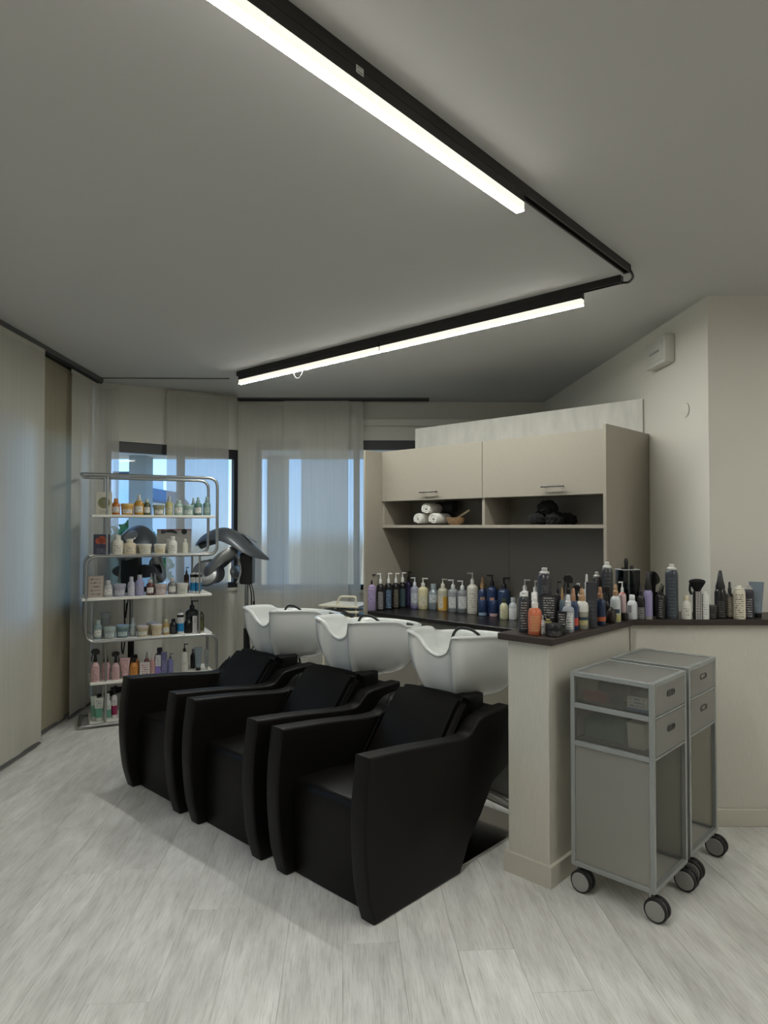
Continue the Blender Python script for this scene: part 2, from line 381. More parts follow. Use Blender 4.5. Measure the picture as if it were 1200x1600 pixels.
bm = bm_new(); box(bm, -1.38, 1.58, 6.555, 6.60, 2.44, 2.505, .004, 1); struct('trim_1', bm, M['wall_cool'])
bm = bm_new(); box(bm, -5.6, 3.2, 6.75, 8.15, 2.27, 2.47); struct('balcony_soffit', bm, mat((232, 234, 236), .9))
for x0, x1, y0 in ((-2.93, -2.74, 7.7), (-1.36, -1.14, 7.8), (-4.9, -4.6, 6.4)):
    bm = bm_new(); box(bm, x0, x1, y0, y0 + .25, -.2, 2.27); struct('balcony_column', bm, mat((176, 182, 182), .9))
bm = bm_new(); box(bm, -5.6, 3.2, 6.75, 8.2, -.3, -.1); struct('balcony_floor', bm, mat((150, 146, 138), .9))
# a white house across the street
hz = thing('neighbour_house', 'white house with a dark roof seen through the left window', 'building', (-9.6, 25.5, -3))
bm = bm_new(); box(bm, -2.6, .6, 0, 6, 0, 5.4); obj('house_wall', bm, mat((236, 236, 234), .8), hz, smooth=False)
bm = bm_new(); box(bm, -1.0, -.1, 1, 4, 5.4, 6.5); obj('stair_tower', bm, mat((240, 240, 238), .8), hz, smooth=False)
bm = bm_new(); box(bm, -1.08, -.02, .9, 4.1, 6.5, 6.62); obj('tower_roof', bm, mat((70, 74, 84), .8), hz, smooth=False)
bm = bm_new(); prism(bm, [(-.1, 5.4), (.75, 5.4), (.75, 5.5), (.3, 6.0), (-.1, 6.0)], .4, 5, axis='y'); obj('roof', bm, mat((96, 104, 120), .8), hz, smooth=False)
for i, (x, z) in enumerate(((-1.9, 3.6), (-.9, 3.6), (.05, 3.6), (-.9, 1.8), (.05, 1.8))):
    bm = bm_new(); box(bm, x - .35, x + .35, -.06, .02, z - .5, z + .5, .02, 1); wv = obj('house_window', bm, mat((90, 110, 118), .3), hz, smooth=False)
    bm = bm_new(); box(bm, x - .28, x + .28, -.08, -.05, z - .43, z + .43); obj('window_pane', bm, mat((150, 176, 186), .1), wv, smooth=False)
def crown(bm, cx, cy, cz, r, n):
    for _ in range(n):
        d = Vector((random.gauss(0, 1), random.gauss(0, 1), random.gauss(0, 1))).normalized() * r * random.uniform(.5, 1)
        p = Vector((cx, cy, cz)) + d; a = Vector((random.gauss(0, 1), random.gauss(0, 1), random.gauss(0, 1))).normalized() * .16; b = a.orthogonal().normalized() * .09
        bm.faces.new([bm.verts.new(p + q) for q in (a, b, -a, -b)])
for i, (x, y, lab) in enumerate(((-7.6, 20, 'leafy green garden tree outside the left window gap'),)):
    t = thing('garden_tree', lab, 'tree', (x, y, -3))
    bm = bm_new(); tube(bm, [(0, 0, 0), (.1, 0, 1.4), (0, .1, 2.6)], [.16, .12, .06], 8); obj('trunk', bm, mat((84, 70, 56), .9), t)
    bm = bm_new(); crown(bm, 0, 0, 3.3, 1.25, 900); o = obj('foliage', bm, mat((70, 104, 58), .8), t, smooth=False); o['kind'] = 'stuff'

# ---------------------------------------------------------------- panel curtains and their rails
def curtain(a, b, z0, z1, m, label, group, waves=3, amp=.006, curl=0., seed=0):
    a, b = Vector((a[0], a[1])), Vector((b[0], b[1])); d = b - a; L = d.length; nrm = Vector((d.y, -d.x)).normalized()
    rnd = random.Random(seed); ph = [rnd.uniform(0, 6.28) for _ in range(4)]
    nu, nv = 30, 24; bm = bm_new(); g = []
    for side in (0, 1):
        rows = []
        for j in range(nv + 1):
            v = j / nv; row = []
            for i in range(nu + 1):
                u = i / nu
                o_ = amp * (math.sin(u * waves * 6.28 + ph[0] + v * .8) + .6 * math.sin(u * waves * 10.1 + ph[1])) * (.35 + .65 * (1 - v))
                edge = curl * math.sin(v * 5 + ph[2]) * (1 - v) * u
                p = a + d * (u * (1 + edge)) + nrm * (o_ + side * .0012)
                row.append(bm.verts.new((p.x, p.y, z0 + (z1 - z0) * v)))
            rows.append(row)
        g.append(rows)
    rows = g[0]
    for j in range(nv):
        for i in range(nu): bm.faces.new((rows[j][i], rows[j][i + 1], rows[j + 1][i + 1], rows[j + 1][i]))
    for r in g[1]:
        for v in r: bm.verts.remove(v)
    t = thing('panel_curtain', label, 'curtain', (a.x, a.y, 0), 0, group)
    bmesh.ops.translate(bm, verts=bm.verts[:], vec=(-a.x, -a.y, 0))
    obj('cloth', bm, m, t)
    ang = math.atan2(d.y, d.x)
    hb = bm_new(); box(hb, 0, L, -.006, .006, z0 - .012, z0 + .01, .002, 1); obj('weight_bar', hb, M['rail'], t, smooth=False, rotz=ang)
    hb = bm_new(); box(hb, 0, L, -.005, .007, z1 - .03, z1, .002, 1); obj('heading', hb, m, t, smooth=False, rotz=ang)
    return t
G1, G2, G3 = 'panel curtains along the left wall', 'panel curtains at the slanted window', 'panel curtains on the back wall'
curtain((-2.235, 2.9), (-2.272, 4.47), .03, 2.635, M['sheer_side'], 'wide off white panel curtain nearest the camera at the left edge', G1, 4, .006, .004, 1)
curtain((-2.345, 4.38), (-2.395, 5.22), .03, 2.635, M['sheer_dense'], 'darker beige panel curtain hanging recessed between two pale ones', G1, 2, .008, -.01, 2)
curtain((-2.345, 5.02), (-2.375, 5.57), .03, 2.635, M['sheer_side'], 'narrow pale panel curtain ending at the room corner on the left', G1, 2, .007, .006, 3)
def slant(s, o): 
    d = (SW1 - SW0).normalized(); n = Vector((d.y, -d.x)); p = SW0 + d * s + n * o; return (p.x, p.y)
curtain(slant(-.02, .09), slant(.183, .09), .03, 2.66, M['sheer'], 'slim sheer panel curtain in the corner left of the dark window gap', G2, 1, .006, 0, 4)
curtain(slant(.607, .07), slant(1.206, .07), .03, 2.69, M['sheer'], 'sheer panel curtain behind the product rack right of the window gap', G2, 3, .006, 0, 5)
YB = 6.44
curtain((-1.42 + .015, YB), (-.945, YB), .03, 2.655, M['sheer'], 'sheer panel curtain behind the hood dryer with pointed visor', G3, 2, .006, .002, 6)
curtain((-.955, YB - .03), (-.335, YB - .03), .03, 2.655, M['sheer'], 'widest sheer panel curtain in the middle of the back wall', G3, 3, .006, .003, 7)
curtain((-.80, YB + .035), (-.345, YB + .035), .03, 2.655, M['sheer'], 'second sheer layer hanging behind the widest back curtain', G3, 3, .006, 0, 8)
curtain((-.335, YB), (-.205, YB), .03, 2.655, M['sheer'], 'narrow sheer curtain strip beside the wall unit with tapering hem', G3, 1, .008, -.35, 9)
def rail(label, a, b, z, wd):
    a, b = Vector(a), Vector(b); d = b - a; t = thing('curtain_rail', label, 'rail', (a.x, a.y, z), math.atan2(d.y, d.x))
    bm = bm_new(); box(bm, 0, d.length, -wd / 2, wd / 2, 0, H - z, .002, 1); obj('rail_body', bm, M['rail'], t, smooth=False)
    for k in (-1, 0, 1):
        bm = bm_new(); box(bm, .0, d.length, k * wd / 3.2 - .005, k * wd / 3.2 + .005, -.012, .001); obj('runner_channel', bm, M['frame_black'], t, smooth=False)
rail('grey multi channel curtain rail along the left ceiling edge', (-2.235, 1.6), (-2.375, 5.55), 2.647, .09)
rail('straight grey curtain rail on the ceiling before the back wall', (-1.40, 6.42), (.43, 6.42), 2.668, .09)

# ---------------------------------------------------------------- ceiling lights
def light_line(a, b, off, label, spans, stick=None, led='led'):
    """black ceiling track with linear lamps clipped below it; a, b are on the visible lower side edge"""
    a, b = Vector(a), Vector(b); d = b - a; ang = math.atan2(d.y, d.x); L = d.length
    t = thing('light_track', label, 'track', (a.x, a.y, H), ang)
    y0, y1 = (0, .034) if off > 0 else (-.034, 0)
    for i, (q0, q1) in enumerate(((y0, y0 + .007), (y1 - .007, y1))):
        bm = bm_new(); box(bm, 0, L, q0, q1, -.036, 0); obj('track_side', bm, M['track'], t, smooth=False)
    bm = bm_new(); box(bm, 0, L, y0 + .007, y1 - .007, -.018, 0); obj('track_back', bm, M['track'], t, smooth=False)
    for q in (y0 + .012, y1 - .015):
        bm = bm_new(); box(bm, 0, L, q, q + .003, -.021, -.017); obj('conductor', bm, mat((90, 82, 74), .4, metal=.6), t, smooth=False)
    for x in (0, L):
        bm = bm_new(); box(bm, x - .006, x + .006, y0 - .001, y1 + .001, -.038, 0, .002, 1); obj('end_cap', bm, M['black'], t, smooth=False)
    for s0, s1, lab, joints in spans:
        l = thing('linear_lamp', lab, 'lamp', (a.x + d.x / L * s0, a.y + d.y / L * s0, H - .0365), ang); n = s1 - s0
        bm = bm_new(); box(bm, 0, n, y0, y1, -.034, 0, .001, 1); obj('housing', bm, M['track'], l, smooth=False)
        cuts = [0] + joints + [n]
        for c0, c1 in zip(cuts, cuts[1:]):
            bm = bm_new(); box(bm, c0 + .0015, c1 - .0015, y0 + .001, y1 - .001, -.064, -.034); obj('lens_body', bm, M['lens'], l, smooth=False)
            bm = bm_new(); box(bm, c0 + .002, c1 - .002, y0 + .0015, y1 - .0015, -.0655, -.0641); obj('diffuser', bm, M[led], l, smooth=False)
        bm = bm_new(); box(bm, -.002, 0, y0, y1, -.066, 0); obj('end_plate', bm, M['track'], l, smooth=False)
        if stick:
            bm = bm_new(); q = y0 - .0008 if off > 0 else y1
            box(bm, stick, stick + .028, q, q + .0008, -.014, .006); obj('sticker', bm, print_mat((205, 205, 200), (90, 90, 90), 2), l, smooth=False)
    return t
A0, A1 = Vector((-1.75, -.206)), Vector((1.156, 3.123))
LA = (A1 - A0).length
def alongA(y): return (y - A0.y) / (A1.y - A0.y) * LA
eA = alongA(2.375)
light_line(A0, A1, 1, 'black ceiling track running from overhead to the corner joint', [(0, eA - 1.9, 'rear linear lamp overhead behind the camera on the first track', [.9]),
    (eA - 1.895, eA, 'long bright linear lamp on the nearer ceiling track', [.36, .73, 1.1, 1.5])], 1.02)
B0, B1 = Vector((-1.166, 5.294)), Vector((1.150, 3.253)); LB = (B1 - B0).length
light_line(B0, B1, 1, 'black ceiling track crossing above the wash chairs', [(.02, .487 * LB, 'left linear lamp of the far ceiling track', []), (.4905 * LB, .936 * LB, 'right linear lamp of the far ceiling track', [])], None, 'led_far')
bm = bm_new(); tube(bm, rounded([(1.135, 3.275, 2.655), (1.19, 3.245, 2.635), (1.185, 3.16, 2.635), (1.15, 3.115, 2.652)], .04), .006, 8)
o = obj('joint_cable', bm, M['black']); tag(o, 'short black cable looping between the two ceiling tracks', 'cable')
pb = B0 + (B1 - B0) * .235
bm = bm_new(); tube(bm, [(pb.x + .05 * math.cos(t_) * .74, pb.y + .02 - .05 * math.cos(t_) * .66, 2.585 - .062 * math.sin(t_)) for t_ in [PI * i / 12 for i in range(13)]], .0025, 6)
o = obj('hanging_loop', bm, M['rail']); tag(o, 'thin grey wire loop hanging under the far lamp', 'wire')
# added lamp out of view on the right, there to brighten the right wall
light_line((2.5, -1.2), (2.5, 2.7), 1, 'added black ceiling track out of view on the right, holding a fill lamp', [(.9, 3.8, 'added linear fill lamp out of view, brightening the right wall', [])])

# ---------------------------------------------------------------- wall unit over the counter
P0, P1, QF, QB, ZT = -3.69, -1.72, 3.64, 4.27, 2.04
QD, QK = 3.83, 4.15
t = thing('wall_unit', 'beige tall wall unit with two flap doors and an open shelf niche', 'cabinet', PQ(0, 0), FR)
bm = bm_new(); box(bm, P0, P0 + .02, QF, QB, 0, ZT, .0015, 1); obj('side_panel', bm, M['laminate'], t, smooth=False)
bm = bm_new(); box(bm, P1 - .02, P1, QF, QB, 0, ZT, .0015, 1); obj('side_panel', bm, M['laminate'], t, smooth=False)
pm = -2.705
for x0, x1, hx in ((P0 + .022, pm - .002, -3.17), (pm + .002, P1 - .022, -2.15)):
    bm = bm_new(); box(bm, x0, x1, QD - .01, QD + .009, 1.648, ZT, .0015, 1); d_ = obj('door', bm, M['laminate'], t, smooth=False)
    bm = bm_new(); z = 1.705
    tube(bm, [(hx - .08, QD - .042, z), (hx + .08, QD - .042, z)], .0055, 8)
    for s in (-.062, .062): tube(bm, [(hx + s, QD - .042, z), (hx + s, QD - .008, z)], .0045, 8)
    obj('handle', bm, mat((74, 72, 70), .35, metal=.8), d_)
bm = bm_new(); box(bm, P0 + .02, P1 - .02, QD + .012, QK, 2.018, 2.036); obj('top_board', bm, M['laminate'], t, smooth=False)
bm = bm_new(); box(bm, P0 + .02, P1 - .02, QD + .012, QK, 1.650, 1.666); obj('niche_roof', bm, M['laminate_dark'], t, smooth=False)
bm = bm_new(); box(bm, P0 + .02, P1 - .02, QD + .002, QK, 1.440, 1.462, .001, 1); obj('shelf', bm, M['laminate'], t, smooth=False)
bm = bm_new(); box(bm, pm - .011, pm + .011, QD + .004, QK, 1.462, 1.650); obj('divider', bm, M['laminate'], t, smooth=False)
for x in (P0 + .02, P1 - .036):
    bm = bm_new(); box(bm, x, x + .016, QD + .006, QK, 1.462, 1.650); obj('niche_side', bm, M['laminate'], t, smooth=False)
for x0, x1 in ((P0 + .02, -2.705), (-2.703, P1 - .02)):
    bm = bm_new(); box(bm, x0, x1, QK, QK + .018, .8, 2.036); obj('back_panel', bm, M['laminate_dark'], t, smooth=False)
t = thing('counter_base', 'grey lower cupboards of the counter behind the wash basins', 'cupboard', PQ(0, 0), FR)
bm = bm_new(); box(bm, P0 + .02, P1 - .02, 3.70, QK, .08, .77); obj('body', bm, M['lower'], t, smooth=False)
bm = bm_new(); box(bm, P0 + .02, P1 - .02, 3.75, QK, 0, .08); obj('plinth', bm, M['black'], t, smooth=False)
for i in range(4):
    x0 = P0 + .022 + i * .4815; x1 = x0 + .4785
    bm = bm_new(); box(bm, x0, x1, 3.682, 3.70, .60, .715, .0015, 1); o = obj('drawer', bm, M['lower'], t, smooth=False)
    bm = bm_new(); box(bm, x0, x1, 3.682, 3.70, .085, .596, .0015, 1); o = obj('cupboard_door', bm, M['lower'], t, smooth=False)
bm = bm_new(); box(bm, P0 + .02, P1 - .02, 3.690, 3.70, .718, .77); obj('rail_strip', bm, mat((120, 114, 104), .5), t, smooth=False)
bm = bm_new(); box(bm, P0 + .021, P1 - .021, 3.665, QK, .77, .80, .003, 1)
o = obj('worktop', bm, M['worktop'], None, smooth=False, rotz=FR); tag(o, 'black worktop inside the beige wall unit lined with pump bottles', 'worktop')
# brushed plaster partition standing behind the unit
bm = bm_new(); box(bm, -3.72, -1.775, 4.285, 4.37, 0, 2.278); struct('wall_partition', bm, M['plaster'], rotz=FR)

# ---------------------------------------------------------------- backwash chairs
def smooth_curve(ctrl, n=6, closed=False):
    P = [Vector(c) for c in ctrl]; N = len(P); out = []
    for i in range(N if closed else N - 1):
        a = P[i - 1] if (i or closed) else P[0]; b = P[i]; c = P[(i + 1) % N]; d = P[(i + 2) % N] if (closed or i + 2 < N) else P[-1]
        for k in range(n):
            t_ = k / n
            out.append(.5 * ((2 * b) + (c - a) * t_ + (2 * a - 5 * b + 4 * c - d) * t_ ** 2 + (3 * b - a - 3 * c + d) * t_ ** 3))
    if not closed: out.append(P[-1])
    return out
RIM = [(0, .035, .838), (-.062, .03, .862), (-.10, .008, .915), (-.128, -.012, .938), (-.165, .0, .942), (-.195, .06, .940), (-.222, .17, .934), (-.238, .27, .922),
       (-.25, .33, .897), (-.245, .42, .888), (-.20, .51, .884), (-.11, .565, .882)]
RIM = RIM + [(0, .58, .882)] + [(-x, y, z) for x, y, z in RIM[:0:-1]]
def make_basin():
    rim = smooth_curve(RIM, 5, True); n = len(rim)
    bm = bm_new(); cx, cy = 0., .33
    def ring(f): return [bm.verts.new(p) for p in f]
    def R(scale, z_of, dx=0., lift=0.):
        return [Vector((cx + (p.x - cx) * scale(p), cy + (p.y - cy) * scale(p), z_of(p))) for p in rim]
    rings = []
    # foot and outer wall, bottom to top
    for s in (1., .96, .9, .8, .68, .55, .42, .3, .18, .08, .02):
        zb = .625
        def sc(p, s=s):
            back = .40 + .56 * (1 - s ** 3.) ** .6                       # rear half: a deep round bowl
            side = .42 + .54 * (1 - s ** 2.6) ** .68                       # lobes: the wall sweeps back under them
            neck = .70 + .26 * (1 - s ** 3.) ** .8                         # neck rest: drops steeply to the foot
            a_ = abs(p.x); sm = lambda e0, e1, v: (lambda q: q * q * (3 - 2 * q))(max(0, min(1, (v - e0) / (e1 - e0))))
            f = sm(.34, .12, p.y); wl = sm(.10, .16, a_)
            return back * (1 - f) + f * (side * wl + neck * (1 - wl))
        rings.append(ring(R(sc, lambda p, s=s: p.z + (zb - p.z) * s)))
    rings.append(ring(R(lambda p: .985, lambda p: p.z)))
    rings.append(ring(R(lambda p: .975, lambda p: p.z + .008)))
    rings.append(ring(R(lambda p: .945, lambda p: p.z + .010)))
    rings.append(ring(R(lambda p: .915, lambda p: p.z + .005)))
    rings.append(ring(R(lambda p: .895, lambda p: p.z - .012)))
    for s in (.2, .4, .6, .78, .9, .97, 1.):
        rings.append(ring(R(lambda p, s=s: .89 * (1 - s ** 3.2 * .62), lambda p, s=s: (p.z - .012) + (.725 - p.z) * s)))
    for a, b in zip(rings, rings[1:]):
        for i in range(n): bm.faces.new((a[i], a[(i + 1) % n], b[(i + 1) % n], b[i]))
    bm.faces.new(rings[0]); bm.faces.new(rings[-1])
    return bm
def make_chair():
    t = thing('backwash_chair', 'x', 'wash chair', (0, 0, 0), FR, 'backwash chairs in a row')
    L_ = M['leather']
    # arm sides: bulging front, dipping top that climbs to the neck
    top = smooth_curve([(-.026, .612), (.2, .592), (.42, .566), (.52, .556), (.585, .560), (.622, .590), (.665, .614), (.76, .622), (.90, .626)], 5)
    front = smooth_curve([(.004, 0), (-.030, .12), (-.049, .30), (-.046, .45), (-.028, .595)], 6)
    prof = [(p.x, p.y) for p in front] + [(p.x, p.y) for p in top] + [(.90, .36), (.757, .313), (.665, .20), (.575, .111), (.515, .0)]
    for x0, x1 in ((-.295, -.215), (.215, .295)):
        bm = bm_new(); prism(bm, prof, x0, x1, .011, 3); obj('armrest', bm, L_, t, angle=50)
    # seat box with a rounded nose, one upholstered piece down to the floor
    prof = [(.045, .004), (.028, .15), (.03, .33)] + [(.032 + .03 * (1 - math.cos(a)) * 1.1, .345 + .05 * math.sin(a)) for a in [PI / 2 * i / 6 for i in range(1, 7)]] + [(.25, .388), (.50, .352), (.58, .34), (.54, .09), (.50, .004)]
    bm = bm_new(); prism(bm, prof, -.214, .214, .006, 2); obj('seat', bm, L_, t, angle=50)
    # backrest cushion: leaning back, wider at its shoulders
    bm = bm_new(); rows = []
    for j in range(13):
        v = j / 12; y, z = .405 + .265 * v, .372 + .335 * v; hw_ = .205 + .0 * v
        row = []
        for i in range(17):
            u = -1 + i / 8; d_ = .018 * (1 - u ** 4) * math.sin(PI * min(1, .15 + v * .85))
            zz = z - (.012 * u ** 4 if v > .9 else 0)
            row.append(bm.verts.new((u * hw_, y - d_ * .8, zz + d_ * .6)))
        rows.append(row)
    for a, b in zip(rows, rows[1:]):
        for i in range(16): bm.faces.new((a[i], a[i + 1], b[i + 1], b[i]))
    r = bmesh.ops.extrude_face_region(bm, geom=bm.faces[:]); vs = [e for e in r['geom'] if isinstance(e, bmesh.types.BMVert)]
    bmesh.ops.translate(bm, verts=vs, vec=(0, .105, -.07))
    bm.edges.ensure_lookup_table()
    bmesh.ops.recalc_face_normals(bm, faces=bm.faces[:])
    es = [e for e in bm.edges if len(e.link_faces) == 2 and e.calc_face_angle(0) > .9]
    bmesh.ops.bevel(bm, geom=es, offset=.03, segments=4, affect='EDGES')
    br = obj('backrest', bm, L_, t, angle=60)
    bm = bm_new(); tube(bm, [(.203, .43 + .19 * k / 8, .405 + .24 * k / 8) for k in range(9)], .003, 6); obj('piping', bm, L_, br)
    bm = bm_new(); tube(bm, [(-.203, .43 + .19 * k / 8, .405 + .24 * k / 8) for k in range(9)], .003, 6); obj('piping', bm, L_, br)
    # body behind the backrest and the basin mount
    prof = [(.50, .33), (.62, .52), (.70, .60), (.90, .61), (.90, .40), (.76, .33), (.62, .14)]
    bm = bm_new(); prism(bm, prof, -.213, .213, .004, 1); obj('rear_shell', bm, M['black'], t, smooth=False)
    bm = bm_new(); box(bm, -.15, .17, .66, .86, .60, .672, .008, 2); obj('basin_mount', bm, M['black'], t, smooth=False)
    for x in (-.19, .19):
        bm = bm_new(); tube(bm, [(x, .815, .225), (x, 1.16, .03)], .019, 14); lathe(bm, [(0, .19), (.022, .19), (.022, .245), (0, .245)], 14, x, .80); obj('foot_tube', bm, M['steel'], t)
    bm = bm_new(); prism(bm, [(.74, .26), (.80, .40), (1.02, .44), (1.14, .34), (1.16, .12), (1.06, .115), (.86, .225)], -.20, .20, .03, 3); obj('rear_cushion', bm, mat((38, 38, 39), .35), t)
    bm = bm_new(); box(bm, -.27, .27, .50, 1.12, .002, .014, .002, 1); obj('base_plate', bm, M['chrome'], t, smooth=False)
    bm = bm_new(); box(bm, -.10, .10, .72, .86, .014, .61, .004, 1); obj('column', bm, M['black'], t, smooth=False)
    # ceramic basin
    bas = obj('basin', make_basin(), M['ceramic'], t, angle=75, loc=(0, .68, 0))
    bas['label'] = 'glossy white ceramic basin with a deep neck notch'
    bm = bm_new(); tube(bm, rounded([(-.085, .27, .80), (-.085, .27, .90), (-.05, .27, .942), (.03, .28, .942), (.08, .30, .90), (.08, .30, .80)], .06, 8), .0075, 10); obj('spray_hose', bm, M['black'], bas)
    bm = bm_new(); box(bm, .06, .13, .512, .522, .862, .886, .002, 1); bmesh.ops.rotate(bm, verts=bm.verts[:], cent=(.1, .517, .87), matrix=Matrix.Rotation(-.35, 3, 'Z')); obj('overflow_plate', bm, mat((70, 70, 68), .3, metal=.6), bas)
    bm = bm_new(); lathe(bm, [(.0, .738), (.026, .738), (.026, .742), (.018, .744), (0, .743)], 18, 0, .33); obj('drain', bm, M['chrome'], bas)
    for k in (-.018, .02):
        bm = bm_new(); tube(bm, rounded([(k, .30, .64), (k * 1.5, .31, .58), (k * 2, .34, .45)], .05), .006, 8); obj('water_hose', bm, M['black'], bas)
    return t
proto = make_chair()
Q0 = 1.76
for i, (pc, lab) in enumerate(((-2.02, 'dark brown leather backwash chair nearest the camera beside the half wall'), (-2.707, 'dark brown leather backwash chair in the middle of the row of three'),
                               (-3.392, 'dark brown leather backwash chair at the far left end beside the rack'))):
    if i == 0: proto.location = PQ(pc, Q0); proto['label'] = lab
    else: dup(proto, PQ(pc, Q0), FR, lab)

# ---------------------------------------------------------------- drawer trolleys
def make_trolley():
    t = thing('drawer_trolley', 'x', 'trolley', (0, 0, 0), FR, 'frosted drawer trolleys by the half wall')
    wx, wy, z0, z1 = .335, .335, .098, .868; s = .009
    pb = []
    for x in (s, wx - s):
        for y in (s, wy - s):
            bm = bm_new(); box(bm, x - s, x + s, y - s, y + s, z0, z1, .0012, 1); obj('post', bm, M['alu'], t, smooth=False)
    for z in (z0 + s, .585, .735, z1 - s):
        for x in (s, wx - s):
            if z in (.585, .735) and x > .1: hh = .004
            else: hh = s
            bm = bm_new(); box(bm, x - s, x + s, 2 * s, wy - 2 * s, z - hh, z + hh, .001, 1); obj('rail', bm, M['alu'], t, smooth=False)
        for y in (s, wy - s):
            bm = bm_new(); box(bm, 2 * s, wx - 2 * s, y - s, y + s, z - s, z + s, .001, 1); obj('rail', bm, M['alu'], t, smooth=False)
    def panel(n_, *a, m=M['frost']):
        bm = bm_new(); box(bm, *a); return obj(n_, bm, m, t, smooth=False)
    panel('top_panel', 2 * s, wx - 2 * s, 2 * s, wy - 2 * s, z1 - .008, z1 - .004)
    panel('floor_panel', 2 * s, wx - 2 * s, 2 * s, wy - 2 * s, z0 + .006, z0 + .010)
    panel('side_panel', 2 * s, wx - 2 * s, s - .002, s + .002, z0 + 2 * s, .576)
    panel('side_panel', 2 * s, wx - 2 * s, wy - s - .002, wy - s + .002, z0 + 2 * s, .576)
    panel('rear_panel', s - .002, s + .002, 2 * s, wy - 2 * s, z0 + 2 * s, .576)
    for za, zb in ((.597, .724), (.747, .848)):
        bm = bm_new(); fx = wx - .004
        # front with a hand slot, built as a plate with a hole
        yc, zc, hw_, hh = wy / 2, za + (zb - za) * .62, .036, .010
        out = [(2 * s + .003, za - .004), (wy - 2 * s - .003, za - .004), (wy - 2 * s - .003, zb + .004), (2 * s + .003, zb + .004)]
        inn = [(yc + hw_ * math.copysign(1, math.cos(a)) * .72 + hh * math.cos(a), zc + hh * math.sin(a)) for a in [2 * PI * (i + .5) / 20 for i in range(20)]]
        for x in (fx, fx + .004):
            vo = [bm.verts.new((x, *p)) for p in out]; vi = [bm.verts.new((x, *p)) for p in inn]
            eo = [bm.edges.new((vo[i], vo[(i + 1) % 4])) for i in range(4)]; ei = [bm.edges.new((vi[i], vi[(i + 1) % 20])) for i in range(20)]
            bmesh.ops.triangle_fill(bm, edges=eo + ei, use_beauty=True)
        dr = obj('drawer', bm, M['frost'], t, smooth=False)
        bm = bm_new()
        tube(bm, [(fx + .005, *p) for p in inn], .0022, 6, True); obj('hand_slot_rim', bm, mat((60, 60, 58), .4), dr)
        for n_, a in (('drawer_side', (2 * s + .004, fx, s + .004, s + .007, za, zb)), ('drawer_side', (2 * s + .004, fx, wy - s - .007, wy - s - .004, za, zb)),
                      ('drawer_back', (2 * s, 2 * s + .003, 2 * s, wy - 2 * s, za, zb)), ('drawer_bottom', (2 * s + .004, fx, 2 * s, wy - 2 * s, za, za + .003))):
            bm = bm_new(); box(bm, *a); obj(n_, bm, M['frost_clear'], dr, smooth=False)
    for x, y in ((.02, .02), (wx - .02, .02), (.02, wy - .02), (wx - .02, wy - .02)):
        a = math.radians(-8); bx, by = x + .022 * math.cos(a), y - .006
        bm = bm_new(); tube(bm, [(x, y, z0), (x, y, .078)], .011, 12); lathe(bm, [(.012, .088), (.012, .094)], 12, x, y)
        cs = obj('caster', bm, M['steel'], t)
        bm = bm_new(); box(bm, bx - .026, bx + .018, by - .006, by + .012, .028, .082, .006, 2); obj('caster_fork', bm, mat((60, 60, 60), .5), cs, smooth=False)
        for k, dy in ((0, -.021), (1, .008)):
            bm = bm_new(); lathe(bm, [(.03, -.002), (.041, 0), (.0435, .004), (.0435, .013), (.041, .017), (.03, .018)], 28)
            bmesh.ops.rotate(bm, verts=bm.verts[:], cent=(0, 0, 0), matrix=Matrix.Rotation(-PI / 2, 3, 'X')); bmesh.ops.translate(bm, verts=bm.verts[:], vec=(bx, by + dy, .0437))
            obj('tyre', bm, M['rubber'], cs)
            bm = bm_new(); lathe(bm, [(0, -.0035), (.034, -.003), (.037, .0), (.037, .016), (.034, .0195), (0, .02)], 28)
            bmesh.ops.rotate(bm, verts=bm.verts[:], cent=(0, 0, 0), matrix=Matrix.Rotation(-PI / 2, 3, 'X')); bmesh.ops.translate(bm, verts=bm.verts[:], vec=(bx, by + dy, .0437))
            obj('wheel_disc', bm, M['grey_plastic'], cs)
    return t
tr1 = make_trolley(); T1, T2 = (-1.335, 2.488), (-1.342, 2.872)
tr1.location = PQ(*T1); tr1['label'] = 'frosted drawer trolley nearer the camera beside the half wall end'
dup(tr1, PQ(*T2), FR, 'frosted drawer trolley farther back, touching the right low wall side')
def inside(name, bm, m, label, cat, base, dx, dy, dz, rz=0., smooth=True):
    o = obj(name, bm, m, None, smooth=smooth, loc=PQ(base[0] + dx, base[1] + dy, dz), rotz=FR + rz); return tag(o, label, cat)
bm = bm_new(); box(bm, -.04, .04, -.012, .012, 0, .05, .002, 1); o = inside('carton', bm, print_mat((226, 230, 232), (40, 92, 150), 4), 'small blue and white carton in the upper drawer of the near trolley', 'carton', T1, .265, .034, .7512, smooth=False)
bm = bm_new(); box(bm, -.042, .042, -.0128, .0128, -.0005, .010); obj('blue_edge', bm, mat((58, 110, 165), .5), o, smooth=False)
bm = bm_new(); tube(bm, [(0, 0, .045), (.10, .0, .045), (.105, 0, .045)], [.042, .040, .02], 16); tube(bm, [(.02, 0, .04), (.01, .0, .008), (.09, .05, .012)], .016, 10)
inside('hair_dryer', bm, M['black'], 'dark hair dryer lying in the upper drawer of the near trolley', 'hair dryer', T1, .08, .12, .7505)
bm = bm_new(); tube(bm, [(-.05, 0, .022), (.05, 0, .022)], .022, 14); inside('red_canister', bm, mat((120, 44, 40), .4), 'dull red canister lying in the upper drawer of the near trolley', 'canister', T1, .09, .045, .7505)
bm = bm_new(); box(bm, -.085, .085, -.05, .05, 0, .085, .02, 3); inside('green_pouch', bm, mat((72, 110, 86), .8), 'green cloth pouch in the lower drawer of the near trolley', 'pouch', T1, .12, .085, .6005)
